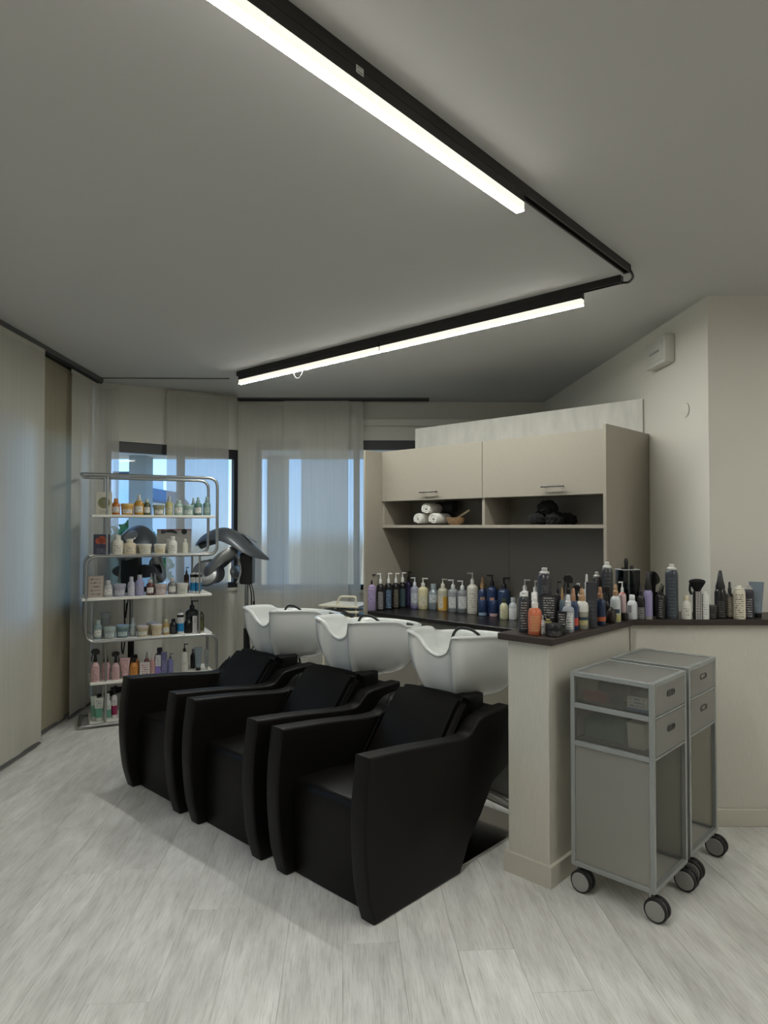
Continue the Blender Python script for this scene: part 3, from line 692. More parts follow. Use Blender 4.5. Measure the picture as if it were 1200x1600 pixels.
bm = bm_new(); prism(bm, [(-.03, 0), (.03, 0), (.045, .1), (-.045, .1)], -.035, .035, .006, 2); inside('white_tub', bm, M['white'], 'white plastic tub in the lower drawer of the near trolley', 'tub', T1, .25, .08, .6005)
bm = bm_new(); box(bm, -.05, .05, -.05, .05, 0, .07, .012, 2); inside('grey_bag', bm, mat((150, 150, 150), .7), 'crumpled grey bag in the lower drawer of the near trolley', 'bag', T1, .26, .21, .6005)
bm = bm_new(); box(bm, -.05, .05, -.06, .06, 0, .05, .012, 2); inside('pale_case', bm, mat((150, 150, 158), .6), 'pale grey case in the upper drawer of the near trolley', 'case', T1, .262, .2, .7505)
bm = bm_new(); box(bm, -.09, .09, -.05, .05, 0, .07, .012, 2); inside('navy_case', bm, mat((40, 46, 78), .6), 'navy case in the upper drawer of the far trolley', 'case', T2, .12, .09, .7505)
bm = bm_new(); lathe(bm, [(.0, 0), (.03, 0), (.034, .05), (.03, .07), (0, .075)], 16); inside('pink_pot', bm, mat((176, 110, 110), .5), 'pinkish pot in the upper drawer of the far trolley', 'pot', T2, .27, .18, .7505)
bm = bm_new(); box(bm, -.08, .08, -.08, .08, 0, .08, .012, 2); inside('black_pouch', bm, M['black'], 'black pouch in the lower drawer of the far trolley', 'pouch', T2, .2, .12, .6005)
bm = bm_new(); lathe(bm, [(.0, 0), (.03, 0), (.03, .07), (.012, .085), (0, .085)], 16); inside('white_flask', bm, M['white'], 'white flask in the lower drawer of the far trolley', 'flask', T2, .27, .255, .6005)

# ---------------------------------------------------------------- product rack of bent tube
RA = math.radians(26); RO = Vector((-2.137, 4.83, 0)); RW, RD = .93, .345
t = thing('product_rack', 'serpentine chrome tube rack with white shelves full of hair products', 'rack', RO, RA)
zt = [.022, .617, 1.233, 1.828]; tr_ = .0115
path = [(.0, 0, zt[0]), (RW, 0, zt[0]), (RW, 0, zt[1]), (0, 0, zt[1]), (0, 0, zt[2]), (RW, 0, zt[2]), (RW, 0, zt[3]), (.0, 0, zt[3])]
fr = rounded(path, .075, 8)
bm = bm_new(); tube(bm, fr, tr_, 10); obj('front_tube', bm, M['steel'], t)
bm = bm_new(); tube(bm, [p + Vector((0, RD, 0)) for p in fr], tr_, 10); obj('rear_tube', bm, M['steel'], t)
for z in (zt[0], zt[3]):
    bm = bm_new(); tube(bm, rounded([(.0, 0, z), (-.04, 0, z), (-.015, RD, z), (.03, RD, z)], .05, 8), tr_, 10); obj('end_bend', bm, M['steel'], t)
for y in (0, RD):
    for x, za, zb in ((.135, zt[2], zt[3]), (.80, zt[1], zt[2]), (.135, zt[0], zt[1])):
        bm = bm_new(); tube(bm, [(x, y + (.012 if y == 0 else -.012), za), (x, y + (.012 if y == 0 else -.012), zb)], .008, 8); obj('upright', bm, M['steel'], t)
for x0, x1, z in ((.03, .915, 1.528), (.02, .90, zt[2] + .006), (-.03, .89, .925), (.03, .90, zt[1] + .006), (.03, .915, .319), (.03, .90, zt[0] + .006)):
    th_ = .018 if z in (1.528, .925, .319) else .012
    y0, y1 = (.0, RD) if th_ == .018 else (.014, RD - .014)
    bm = bm_new(); box(bm, x0, x1, y0 - (.01 if th_ == .018 else 0), y1, z - th_ / 2, z + th_ / 2, .002, 1); obj('shelf', bm, M['shelf'], t, smooth=False)
for x in (.04, .86):
    for y in (.02, RD - .02):
        bm = bm_new(); lathe(bm, [(.012, 0), (.014, .004), (.012, .012)], 12, x, y); obj('foot', bm, M['chrome'], t)
RZ = {1: 1.537, 2: 1.245, 3: .934, 4: .629, 5: .328, 6: .034}

# ---------------------------------------------------------------- hood dryers
def make_dryer():
    t = thing('hood_dryer', 'x', 'hood dryer', (0, 0, 0), 0, 'hood dryers by the windows')
    k = .0055                                                           # metres per drawn unit
    spine = smooth_curve([(-58, 22, .03), (-48, 33, .07), (-30, 43, .12), (-12, 46, .155), (4, 41, .17), (20, 31, .165), (36, 17, .12), (48, 6, .06), (57, -2, .012)], 4)
    bm = bm_new(); rows = []
    for p in spine:
        row = []
        for i in range(13):
            a = -1 + i / 6; row.append(bm.verts.new((p.x * k, p.z * a, (p.y - 26 * (p.z / .17) * abs(a) ** 2.2 * .8) * k)))
        rows.append(row)
    for a, b in zip(rows, rows[1:]):
        for i in range(12): bm.faces.new((a[i], a[i + 1], b[i + 1], b[i]))
    bmesh.ops.recalc_face_normals(bm, faces=bm.faces[:])
    r = bmesh.ops.extrude_face_region(bm, geom=bm.faces[:]); vs = [e for e in r['geom'] if isinstance(e, bmesh.types.BMVert)]
    bmesh.ops.translate(bm, verts=vs, vec=(0, 0, -.014))
    v_ = obj('visor', bm, M['dryer'], t, angle=60)
    for sy in (-1,):
        bm = bm_new(); lathe(bm, [(.0, .004), (.055, .004), (.06, 0), (.066, .004), (.062, .008), (.05, .009), (0, .012)], 28, 0, 0, 1.25, .8)
        bmesh.ops.rotate(bm, verts=bm.verts[:], cent=(0, 0, 0), matrix=Matrix.Rotation(math.radians(32), 3, 'Y'))
        bmesh.ops.translate(bm, verts=bm.verts[:], vec=(26 * k, 0, 29 * k)); obj('oval_badge', bm, M['dryer_light'], v_)
    bm = bm_new(); box(bm, 13 * k, 33 * k, -.075, .075, -43 * k, 6 * k, .015, 3); obj('motor_box', bm, M['black'], t, smooth=False)
    # curved arms with oval heater pads on both sides and at the front
    for sy in (-1, 1):
        bm = bm_new(); P = smooth_curve([(10, 9, .10), (-2, 5, .155), (-16, -5, .185), (-30, -17, .175), (-42, -26, .13)], 5)
        rws = []
        for i, p in enumerate(P):
            h_ = .045 + .02 * math.sin(PI * i / len(P))
            rws.append([bm.verts.new((p.x * k + dx, sy * (p.z + dz), p.y * k + dy)) for dx, dy, dz in ((-.01, -h_, -.008), (0, -h_ * .4, .006), (.008, h_ * .4, .006), (.012, h_, -.008), (.008, h_ * .4, -.012), (0, -h_ * .4, -.012))])
        for a, b in zip(rws, rws[1:]):
            for i in range(6): bm.faces.new((a[i], a[(i + 1) % 6], b[(i + 1) % 6], b[i]))
        bm.faces.new(rws[0]); bm.faces.new(rws[-1][::-1]); obj('arm', bm, M['dryer_light'], t, angle=50)
        bm = bm_new(); lathe(bm, [(0, -.022), (.085, -.02), (.108, -.008), (.112, .004), (.10, .018), (.06, .026), (0, .028)], 28, 0, 0, 1.0, 1.05)
        bmesh.ops.rotate(bm, verts=bm.verts[:], cent=(0, 0, 0), matrix=Matrix.Rotation(sy * math.radians(-70), 3, 'X') @ Matrix.Rotation(math.radians(10), 3, 'Y'))
        bmesh.ops.translate(bm, verts=bm.verts[:], vec=(-37 * k, sy * .115, -25 * k)); pd = obj('heater_pad', bm, M['dryer'], t)
        bm = bm_new(); lathe(bm, [(.09, 0), (.098, .006), (.09, .012)], 28, 0, 0, 1.0, 1.05)
        bmesh.ops.rotate(bm, verts=bm.verts[:], cent=(0, 0, 0), matrix=Matrix.Rotation(sy * math.radians(-70), 3, 'X') @ Matrix.Rotation(math.radians(10), 3, 'Y'))
        bmesh.ops.translate(bm, verts=bm.verts[:], vec=(-37 * k, sy * .135, -25 * k)); obj('pad_ring', bm, M['dryer_light'], pd)
        bm = bm_new(); lathe(bm, [(0, -.02), (.09, -.018), (.115, 0), (.10, .018), (0, .022)], 26, 0, 0, .5, 1.1)
        bmesh.ops.rotate(bm, verts=bm.verts[:], cent=(0, 0, 0), matrix=Matrix.Rotation(math.radians(78), 3, 'Y'))
        bmesh.ops.translate(bm, verts=bm.verts[:], vec=(6 * k, sy * .07, -24 * k)); obj('inner_pad', bm, M['dryer'], t)
    bm = bm_new(); P = smooth_curve([(8, 6, 0), (14, -8, 0), (16, -24, 0), (12, -40, 0)], 6)
    tube(bm, [(p.x * k, -.12 + .02 * math.sin(i * .2), p.y * k) for i, p in enumerate(P)], .010, 8); obj('arm_rim', bm, M['dryer_light'], t)
    bm = bm_new(); P = smooth_curve([(-54, 16, 0), (-40, 22, 0), (-26, 26, 0)], 5); tube(bm, [(p.x * k, 0, p.y * k) for p in P], [.012] + [.032] * (len(P) - 2) + [.012], 12); obj('front_pad', bm, M['dryer'], t)
    # stand
    zb = -1.19
    bm = bm_new(); tube(bm, [(22 * k, 0, -40 * k), (22 * k, 0, zb + .09)], .017, 12); pl = obj('pole', bm, M['steel'], t)
    bm = bm_new(); tube(bm, [(22 * k, 0, -.92), (22 * k, 0, -.62)], .026, 12); obj('pole_sleeve', bm, M['black'], pl)
    for i in range(5):
        a = 2 * PI * i / 5 + .3; ex, ey = 22 * k + .27 * math.cos(a), .27 * math.sin(a)
        bm = bm_new(); tube(bm, [(22 * k, 0, zb + .10), (ex, ey, zb + .065)], [.018, .012], 8); lg = obj('foot_leg', bm, M['black'], t)
        bm = bm_new(); lathe(bm, [(.02, -.012), (.026, -.008), (.026, .008), (.02, .012)], 14)
        bmesh.ops.rotate(bm, verts=bm.verts[:], cent=(0, 0, 0), matrix=Matrix.Rotation(PI / 2, 3, 'X')); bmesh.ops.translate(bm, verts=bm.verts[:], vec=(ex, ey, zb + .026)); obj('caster', bm, M['rubber'], lg)
    bm = bm_new(); tube(bm, smooth_curve([(27 * k, -.03, -42 * k), (31 * k, -.04, -60 * k), (30 * k, -.04, -95 * k), (27 * k, -.04, -120 * k), (30 * k, -.05, -145 * k), (36 * k, -.05, -135 * k), (33 * k, -.05, -112 * k)], 8), .006, 8); obj('power_cord', bm, M['black'], t)
    bm = bm_new(); tube(bm, smooth_curve([(28 * k, .02, -42 * k), (33 * k, .0, -58 * k), (36 * k, -.02, -92 * k), (33 * k, -.02, -70 * k)], 6), .005, 8); obj('cord_loop', bm, M['black'], t)
    return t
d1 = make_dryer(); d1.location = (-1.315, 5.85, 1.19); d1['label'] = 'grey hood dryer with a long pointed visor right of the product rack'
d2 = dup(d1, (-2.085, 5.66, 1.21), math.radians(-92), 'grey hood dryer half hidden behind the shelves of the product rack')

# ---------------------------------------------------------------- folding steel cart beside the wall unit
t = thing('folding_cart', 'cream metal folding cart tucked left of the beige wall unit', 'cart', (-.31, 5.42, 0), math.radians(-20))
for x in (-.14, .14):
    for y in (-.12, .12):
        bm = bm_new(); tube(bm, [(x, y, .0), (x, y, .82)], .009, 8); obj('leg', bm, M['cream'], t)
bm = bm_new(); tube(bm, rounded([(-.05, -.12, .76), (.0, -.12, .89), (.02, -.12, .90), (.14, -.12, .90), (.14, -.12, .80)], .02), .009, 8); obj('push_handle', bm, M['cream'], t)
for z in (.825, .785, .74):
    bm = bm_new(); box(bm, -.17, .17, -.15, .15, z - .010, z + .006, .004, 2); obj('tray', bm, M['cream'], t, smooth=False)
bm = bm_new(); tube(bm, rounded([(-.16, -.16, .72), (-.05, -.2, .80), (.08, -.2, .80), (.16, -.16, .72)], .05), .009, 8); obj('dark_handle', bm, M['black'], t)

# ---------------------------------------------------------------- towels and bowl in the niche
NZ = 1.4622
def towel_roll(r, length, m, turns=2.6):
    bm = bm_new(); n = 60; th_ = r / (turns + .6) * .6; P = []
    for i in range(n + 1):
        a = i / n; P.append((a, turns * 2 * PI * a))
    outer, inner = [], []
    for a, g in P:
        rr = .012 + (r - .012) * a; outer.append((rr * math.cos(g), rr * math.sin(g))); ri = max(.002, rr - th_); inner.append((ri * math.cos(g), ri * math.sin(g)))
    rings = []
    for y, s in ((-length / 2, .93), (-length / 2 + .012, 1), (length / 2 - .012, 1), (length / 2, .93)):
        rings.append(([bm.verts.new((x * s, y, z * s)) for x, z in outer], [bm.verts.new((x * s, y, z * s)) for x, z in inner]))
    for (o0, i0), (o1, i1) in zip(rings, rings[1:]):
        for k in range(n):
            bm.faces.new((o0[k], o0[k + 1], o1[k + 1], o1[k])); bm.faces.new((i0[k], i1[k], i1[k + 1], i0[k + 1]))
        bm.faces.new((o0[n], i0[n], i1[n], o1[n])); bm.faces.new((o0[0], o1[0], i1[0], i0[0]))
    for o_, i_ in (rings[0], rings[-1]):
        for k in range(n): bm.faces.new((o_[k], i_[k], i_[k + 1], o_[k + 1]))
    return bm
def niche(px, q):                      # p of the point seen at photo column px on depth q
    r = (px - 600) / F_PX
    y = q / (VX * r + VY); return y * (r * UX + UY)
for px, dz, lab, m, q, ln in ((664, .047, 'white rolled towel at the lower left of the small pile', M['towel'], 3.93, .17), (688, .047, 'white rolled towel at the lower right of the small pile', M['towel'], 3.93, .17),
                      (675.5, .122, 'white rolled towel on top of the other two', M['towel'], 3.935, .17), (699, .052, 'dark grey rolled towel lying behind the white rolls', M['towel_dark'], 4.07, .1)):
    o = obj('rolled_towel', towel_roll(.046, ln, m), m, None, angle=70, loc=PQ(niche(px, q), q, NZ + dz), rotz=FR + (.1 if dz > .1 else 0)); tag(o, lab, 'towel', 'rolled towels in the niche')
bm = bm_new(); tube(bm, [(-.085, 0, 0), (.085, 0, 0)], .042, 20)
o = obj('folded_towel', bm, M['towel_dark'], None, loc=PQ(niche(697, 4.065), 4.065, NZ + .137), rotz=FR); tag(o, 'dark grey towel roll lying crosswise above the pile', 'towel')
t = thing('wooden_bowl', 'small wooden bowl on the niche shelf beside the white towels', 'bowl', PQ(niche(712, 3.93), 3.93, NZ), FR)
bm = bm_new(); lathe(bm, [(0, 0), (.04, 0), (.06, .02), (.071, .055), (.067, .055), (.055, .024), (.035, .010), (0, .008)], 28); obj('bowl_body', bm, M['wood'], t)
bm = bm_new(); tube(bm, [(-.03, -.01, .025), (.11, .02, .108)], [.006, .008], 10); tube(bm, [(-.04, -.012, .018), (-.028, -.0095, .027)], [.014, .007], 10)
o = obj('wooden_stirrer', bm, mat((206, 190, 158), .5), None, loc=PQ(niche(712, 3.93), 3.93, NZ), rotz=FR); tag(o, 'pale wooden stirring stick leaning out of the bowl', 'stick')
def crumple(r, n, seed, sy=1., sz=.8):
    bm = bm_new(); bmesh.ops.create_icosphere(bm, subdivisions=4, radius=r); rnd = random.Random(seed)
    dirs = [(Vector((rnd.gauss(0, 1), rnd.gauss(0, 1), rnd.gauss(0, 1))).normalized(), rnd.uniform(4, 9), rnd.uniform(0, 6)) for _ in range(n)]
    for v in bm.verts:
        d = v.co.normalized(); f = sum(abs(math.sin(d.dot(a) * b + c)) for a, b, c in dirs) / n
        v.co *= .70 + .46 * f; v.co.y *= sy; v.co.z *= sz
        if v.co.z < -r * .55: v.co.z = -r * .55
    return bm
for px, dz, r, q, lab in ((841, .036, .062, 3.93, 'black towel bundle at the left of the dark heap'), (868, .036, .066, 3.95, 'black towel bundle at the right of the dark heap'), (856, .108, .066, 3.95, 'black towel bundle on top of the dark heap'),
                          (886, .03, .06, 4.05, 'black folded towel behind the right end of the dark heap')):
    o = obj('black_towel', crumple(r, 5, int(px)), M['towel_black'], None, angle=60, loc=PQ(niche(px, q), q, NZ + dz), rotz=FR); tag(o, lab, 'towel', 'black towels in the niche')
d2.scale = (.8, 1, 1)

# ---------------------------------------------------------------- hair products
def prof_r(prof, z):
    for (r0, z0), (r1, z1) in zip(prof, prof[1:]):
        if z0 <= z <= z1 and z1 > z0: return r0 + (r1 - r0) * (z - z0) / (z1 - z0)
    return max(r for r, _ in prof)
def patch(prof, z0, z1, half, m, name, parent, off=.0006, sy=1.):
    """a label wrapped round the front of a body"""
    bm = bm_new(); zs = [z0 + (z1 - z0) * i / 4 for i in range(5)]; n = 10; g = []
    for z in zs:
        r = prof_r(prof, z) + off
        g.append([bm.verts.new((r * math.sin(a), -sy * r * math.cos(a), z)) for a in [half * (-1 + 2 * i / n) for i in range(n + 1)]])
    for a, b in zip(g, g[1:]):
        for i in range(n): bm.faces.new((a[i], a[i + 1], b[i + 1], b[i]))
    return obj(name, bm, m, parent)
def band(prof, z0, z1, m, name, parent, off=.0005, sy=1.):
    zs = sorted({z0, z1} | {z for _, z in prof if z0 < z < z1})
    bm = bm_new(); lathe(bm, [(prof_r(prof, z) + off, z) for z in zs], 20, 0, 0, 1, sy, cap=False); return obj(name, bm, m, parent)
BODY = dict(pump=(.72, [(0, 0), (.92, 0), (1, .025), (1, .84), (.93, .92), (.5, .985), (.34, 1)]),
            bottle=(.80, [(0, 0), (.93, 0), (1, .03), (1, .74), (.88, .86), (.55, .95), (.47, 1)]),
            spray=(.70, [(0, 0), (.92, 0), (1, .03), (1, .80), (.86, .92), (.5, .985), (.42, 1)]),
            jar=(.80, [(0, 0), (.80, 0), (.84, .03), (.94, 1)]),
            pot=(.52, [(0, 0), (.95, 0), (1, .06), (1, 1)]),
            can=(.90, [(0, 0), (.96, 0), (1, .02), (1, .90), (.86, .965), (.6, 1)]),
            cone=(.62, [(0, 0), (.93, 0), (1, .03), (1, .86), (.85, .95), (.62, 1)]),
            trigger=(.60, [(0, 0), (.94, 0), (1, .03), (1, .72), (.8, .86), (.42, .96), (.36, 1)]),
            flask=(.93, [(0, 0), (.6, 0), (.92, .2), (1, .45), (.85, .78), (.45, .95), (.3, 1)]))
def product(kind, base, W, Ht, label, cat='bottle', group=None, body=(230, 230, 225), cap=(235, 235, 230), lab=None, ink=(60, 60, 60), zl=(.18, .62), half=.85,
            bands=(), clear=0., turn=0., depth=1., flip=1, name=None):
    """one bottle, jar, tube, can or box with its body, closure, printed label and colour bands"""
    base = Vector(base); rz = math.atan2(-base.x, base.y) + turn
    nm = name or {'pump': 'pump_bottle', 'bottle': 'bottle', 'spray': 'spray_bottle', 'jar': 'jar', 'pot': 'jar', 'can': 'spray_can', 'cone': 'nozzle_bottle', 'trigger': 'trigger_bottle', 'flask': 'flask', 'tube': 'tube', 'box': 'box'}[kind]
    t = thing(nm, label, cat, base, rz, group); R = W / 2
    bmat = mat(body, .28 if not clear else .12, trans=clear); cmat = mat(cap, .35)
    if kind == 'box':
        bm = bm_new(); dp = W * depth; box(bm, -R, R, -dp / 2, dp / 2, 0, Ht, .0012, 1); obj('carton_body', bm, bmat, t, smooth=False)
        if lab:
            bm = bm_new(); box(bm, -R * .86, R * .86, -dp / 2 - .0012, -dp / 2 - .0002, Ht * zl[0], Ht * zl[1]); obj('print', bm, print_mat(lab, ink, 5), t, smooth=False)
        for z0, z1, c in bands:
            bm = bm_new(); box(bm, -R - .0004, R + .0004, -dp / 2 - .0006, dp / 2 + .0004, Ht * z0, Ht * z1); obj('colour_band', bm, mat(c, .4), t, smooth=False)
        return t
    if kind == 'tube':
        hc = Ht * .13; bm = bm_new(); lathe(bm, [(R * .58, 0), (R * .62, .002), (R * .62, hc)], 18); obj('cap', bm, cmat, t)
        bm = bm_new(); g = []; n = 24
        for i in range(9):
            v = i / 8; wx = R * (.66 + .34 * v); wy = R * .62 * (1 - v ** 1.3) + .0012
            g.append([bm.verts.new((wx * math.cos(2 * PI * k / n), wy * math.sin(2 * PI * k / n), hc + (Ht - hc) * v)) for k in range(n)])
        for a, b in zip(g, g[1:]):
            for k in range(n): bm.faces.new((a[k], a[(k + 1) % n], b[(k + 1) % n], b[k]))
        bm.faces.new(g[-1]); bm.faces.new(g[0][::-1]); obj('tube_body', bm, bmat, t)
        bm = bm_new(); box(bm, -R, R, -.0018, .0018, Ht * .955, Ht, .0006, 1); obj('crimp', bm, bmat, t, smooth=False)
        def skin(z0, z1, m, nm_, wf, off):
            bm = bm_new(); rows = []
            for i in range(7):
                v = z0 + (z1 - z0) * i / 6; wx = R * (.66 + .34 * v); wy = R * .62 * (1 - v ** 1.3) + .0012; rows.append([])
                for k in range(11):
                    a = -PI / 2 + (-1 + k / 5) * wf; rows[-1].append(bm.verts.new(((wx + off) * math.cos(a), (wy + off) * math.sin(a), hc + (Ht - hc) * v)))
            for a, b in zip(rows, rows[1:]):
                for k in range(10): bm.faces.new((a[k], a[k + 1], b[k + 1], b[k]))
            obj(nm_, bm, m, t)
        for z0, z1, c in bands: skin(z0, z1, mat(c, .35), 'colour_band', 1.5, .0004)
        if lab: skin(zl[0], zl[1], print_mat(lab, ink, max(4, min(12, round(Ht * (zl[1] - zl[0]) / .012)))), 'print', .9, .0008)
        return t
    fb, pf = BODY[kind]; hb = Ht * fb; prof = [(r * R, z * hb) for r, z in pf]
    bm = bm_new(); lathe(bm, prof, 22, 0, 0, 1, depth); obj('body', bm, bmat, t, angle=50)
    for z0, z1, c in bands: band(prof, hb * z0, hb * z1, mat(c, .35), 'colour_band', t, .0004, depth)
    if lab: patch(prof, hb * zl[0], hb * zl[1], half, print_mat(lab, ink, max(4, min(12, round(hb * (zl[1] - zl[0]) / .011)))), 'label', t, .0009, depth)
    rt = prof[-1][0]
    if kind == 'pump':
        bm = bm_new(); h2 = Ht - hb; lathe(bm, [(rt * 1.12, hb - .001), (rt * 1.15, hb + h2 * .30), (rt * .9, hb + h2 * .42), (rt * .42, hb + h2 * .5), (rt * .36, hb + h2 * .86), (rt * .6, hb + h2 * .88), (rt * .6, Ht), (0, Ht)], 16)
        box(bm, *(sorted((0, flip * R * .95))), -rt * .3, rt * .3, Ht - h2 * .14, Ht - .0005, .001, 1); obj('pump', bm, cmat, t)
    elif kind in ('bottle', 'flask'):
        bm = bm_new(); lathe(bm, [(rt * 1.12, hb - .001), (rt * 1.16, hb + (Ht - hb) * .12), (rt * 1.1, Ht - .002), (rt * .95, Ht), (0, Ht)], 18); obj('cap', bm, cmat, t)
    elif kind == 'spray':
        h2 = Ht - hb; bm = bm_new(); lathe(bm, [(rt * 1.15, hb - .001), (rt * 1.2, hb + h2 * .40), (rt * .86, hb + h2 * .46), (rt * .72, Ht - h2 * .08), (rt * .5, Ht), (0, Ht)], 18); obj('collar', bm, cmat, t)
        bm = bm_new(); box(bm, -rt * .22, rt * .22, -rt * 1.0, 0, Ht - h2 * .34, Ht - h2 * .20, .0008, 1); obj('nozzle', bm, cmat, t)
    elif kind in ('jar', 'pot'):
        r_ = R; bm = bm_new(); lathe(bm, [(r_ * 1.0, hb - (.001 if kind == 'pot' else Ht * .03)), (r_ * 1.02, hb + .001), (r_ * 1.0, Ht - .002), (r_ * .95, Ht), (0, Ht)], 22); obj('lid', bm, cmat, t)
    elif kind == 'can':
        h2 = Ht - hb; bm = bm_new(); lathe(bm, [(rt * 1.2, hb - .0015), (rt * 1.25, hb + h2 * .2), (rt * .95, hb + h2 * .35), (rt * .7, hb + h2 * .42), (rt * .66, Ht - .002), (rt * .5, Ht), (0, Ht)], 18); obj('spray_head', bm, cmat, t)
    elif kind == 'cone':
        bm = bm_new(); lathe(bm, [(rt * 1.3, hb - .002), (rt * 1.3, hb + (Ht - hb) * .12), (rt * .9, hb + (Ht - hb) * .4), (rt * .45, Ht - .004), (rt * .2, Ht), (0, Ht)], 18); obj('cap', bm, cmat, t)
    elif kind == 'trigger':
        h2 = Ht - hb; bm = bm_new(); lathe(bm, [(rt * 1.15, hb - .001), (rt * 1.15, hb + h2 * .25), (rt * .8, hb + h2 * .3), (rt * .8, hb + h2 * .6)], 14)
        f = flip; prism(bm, [(-f * R * .9, hb + h2 * .55), (f * R * .8, hb + h2 * .62), (f * R * 1.0, hb + h2 * .85), (f * R * .5, Ht), (-f * R * .5, Ht), (-f * R * 1.0, hb + h2 * .82)], -rt * .55, rt * .55, .002, 1, axis='y'); obj('trigger_head', bm, cmat, t, smooth=False)
        bm = bm_new(); tube(bm, [(f * R * .55, 0, hb + h2 * .62), (f * R * .85, 0, hb + h2 * .3), (f * R * .75, 0, hb + h2 * .02)], .0035, 8); obj('trigger', bm, cmat, t)
    return t
# --- on the rack: px column, px top, px width, depth into the shelf
def on_rack(level, px, top, wpx, d, kind, label, cat='bottle', **kw):
    ux, uy, vx, vy = math.cos(RA), math.sin(RA), -math.sin(RA), math.cos(RA); r = (px - 600) / F_PX
    s_ = (r * (RO.y + d * vy) - RO.x - d * vx) / (ux - r * uy)
    p = Vector((RO.x + s_ * ux + d * vx, RO.y + s_ * uy + d * vy, RZ[level] + .0004))
    W = wpx * p.y / F_PX; ht = CAM_H - (top - 823) / F_PX * p.y - p.z
    return product(kind, p, W, max(ht, .03), label, cat, 'hair products on the rack shelves', **kw)
LW = (222, 220, 212)
R_ = on_rack
# shelf 1
R_(1, 162.5, 769, 23, .07, 'box', 'cream card box with a round green picture at the top left of the rack', 'box', body=(206, 202, 186), depth=.35, lab=(206, 202, 186), zl=(.05, .2))
R_(1, 181, 779, 12, .07, 'bottle', 'orange bottle with white label beside the green picture box', body=(176, 104, 44), cap=(190, 130, 70), lab=LW)
R_(1, 199, 787, 20, .08, 'jar', 'amber yellow tub on the top rack shelf', 'jar', body=(206, 160, 84), cap=(210, 176, 112), lab=LW)
R_(1, 217, 773, 14, .07, 'spray', 'tall amber bottle with clear cap on the top rack shelf', body=(178, 134, 54), cap=(200, 200, 194), lab=LW)
R_(1, 229.5, 780, 11.5, .08, 'bottle', 'dark olive green bottle with white label on the top rack shelf', body=(74, 80, 52), cap=(190, 192, 184), lab=LW)
R_(1, 248, 789, 18, .08, 'jar', 'olive grey tub in the middle of the top rack shelf', 'jar', body=(146, 146, 118), cap=(150, 150, 126), lab=LW)
R_(1, 264, 775, 12, .09, 'spray', 'slim yellow green bottle on the top rack shelf', body=(172, 170, 116), cap=(176, 184, 178), lab=(196, 192, 160))
R_(1, 279, 781, 14, .08, 'bottle', 'pale sea green bottle between the yellow green one and the teal tub', body=(150, 172, 160), cap=(176, 190, 186), lab=LW)
R_(1, 294.5, 789, 16, .07, 'jar', 'pale teal tub on the top rack shelf', 'jar', body=(146, 170, 162), cap=(166, 186, 178), lab=(200, 210, 204))
R_(1, 309.5, 777, 12.5, .08, 'spray', 'teal green bottle with white label near the right end of the top shelf', body=(84, 120, 112), cap=(150, 172, 168), lab=LW)
R_(1, 323, 776, 11.5, .07, 'spray', 'slim grey teal bottle at the right end of the top shelf', body=(112, 140, 134), cap=(140, 160, 156), lab=(160, 180, 172))
R_(1, 302, 778, 9, .2, 'spray', 'clear capped teal bottle in the back row of the top shelf', body=(90, 124, 118), cap=(176, 190, 190))
# shelf 2
R_(2, 159.5, 835, 24, .07, 'box', 'dark blue card box with an orange fruit picture on the second shelf', 'box', body=(62, 62, 82), depth=.3, lab=(62, 62, 82), ink=(150, 150, 160), zl=(.06, .3), bands=())
R_(2, 184, 836, 18, .07, 'bottle', 'big white bottle next to the dark fruit box on the second shelf', body=(214, 210, 196), cap=(222, 220, 208), lab=(218, 214, 200))
R_(2, 203, 842, 19, .07, 'bottle', 'wide beige bottle second from left among the white ones', body=(204, 190, 164), cap=(216, 210, 192), lab=(212, 202, 180))
R_(2, 227, 850, 20, .07, 'jar', 'cream white tub in front on the second rack shelf', 'jar', body=(214, 208, 190), cap=(222, 218, 204), lab=(222, 218, 204))
R_(2, 216, 850, 15, .17, 'jar', 'cream white tub in the back row of the second rack shelf', 'jar', body=(206, 198, 178), cap=(214, 208, 192))
R_(2, 250, 850, 18, .06, 'jar', 'cream tub with yellowish label before the printed carton', 'jar', body=(218, 212, 192), cap=(224, 220, 206), lab=(218, 204, 166))
R_(2, 270, 838, 14, .06, 'bottle', 'white bottle with black print before the printed carton', body=(220, 218, 210), cap=(224, 222, 214), lab=(226, 224, 218))
R_(2, 263, 842, 13, .17, 'bottle', 'white bottle in the back row left of the printed carton front', body=(206, 204, 196), cap=(214, 212, 204))
R_(2, 289, 842, 10, .12, 'bottle', 'little white bottle at the right end of the second shelf', body=(214, 212, 198), cap=(216, 214, 204))
R_(2, 272.5, 827, 51, .28, 'box', 'large grey carton with a red top edge and a hair tool picture', 'box', body=(180, 178, 174), depth=.3, bands=((.965, 1.001, (150, 26, 40)),))
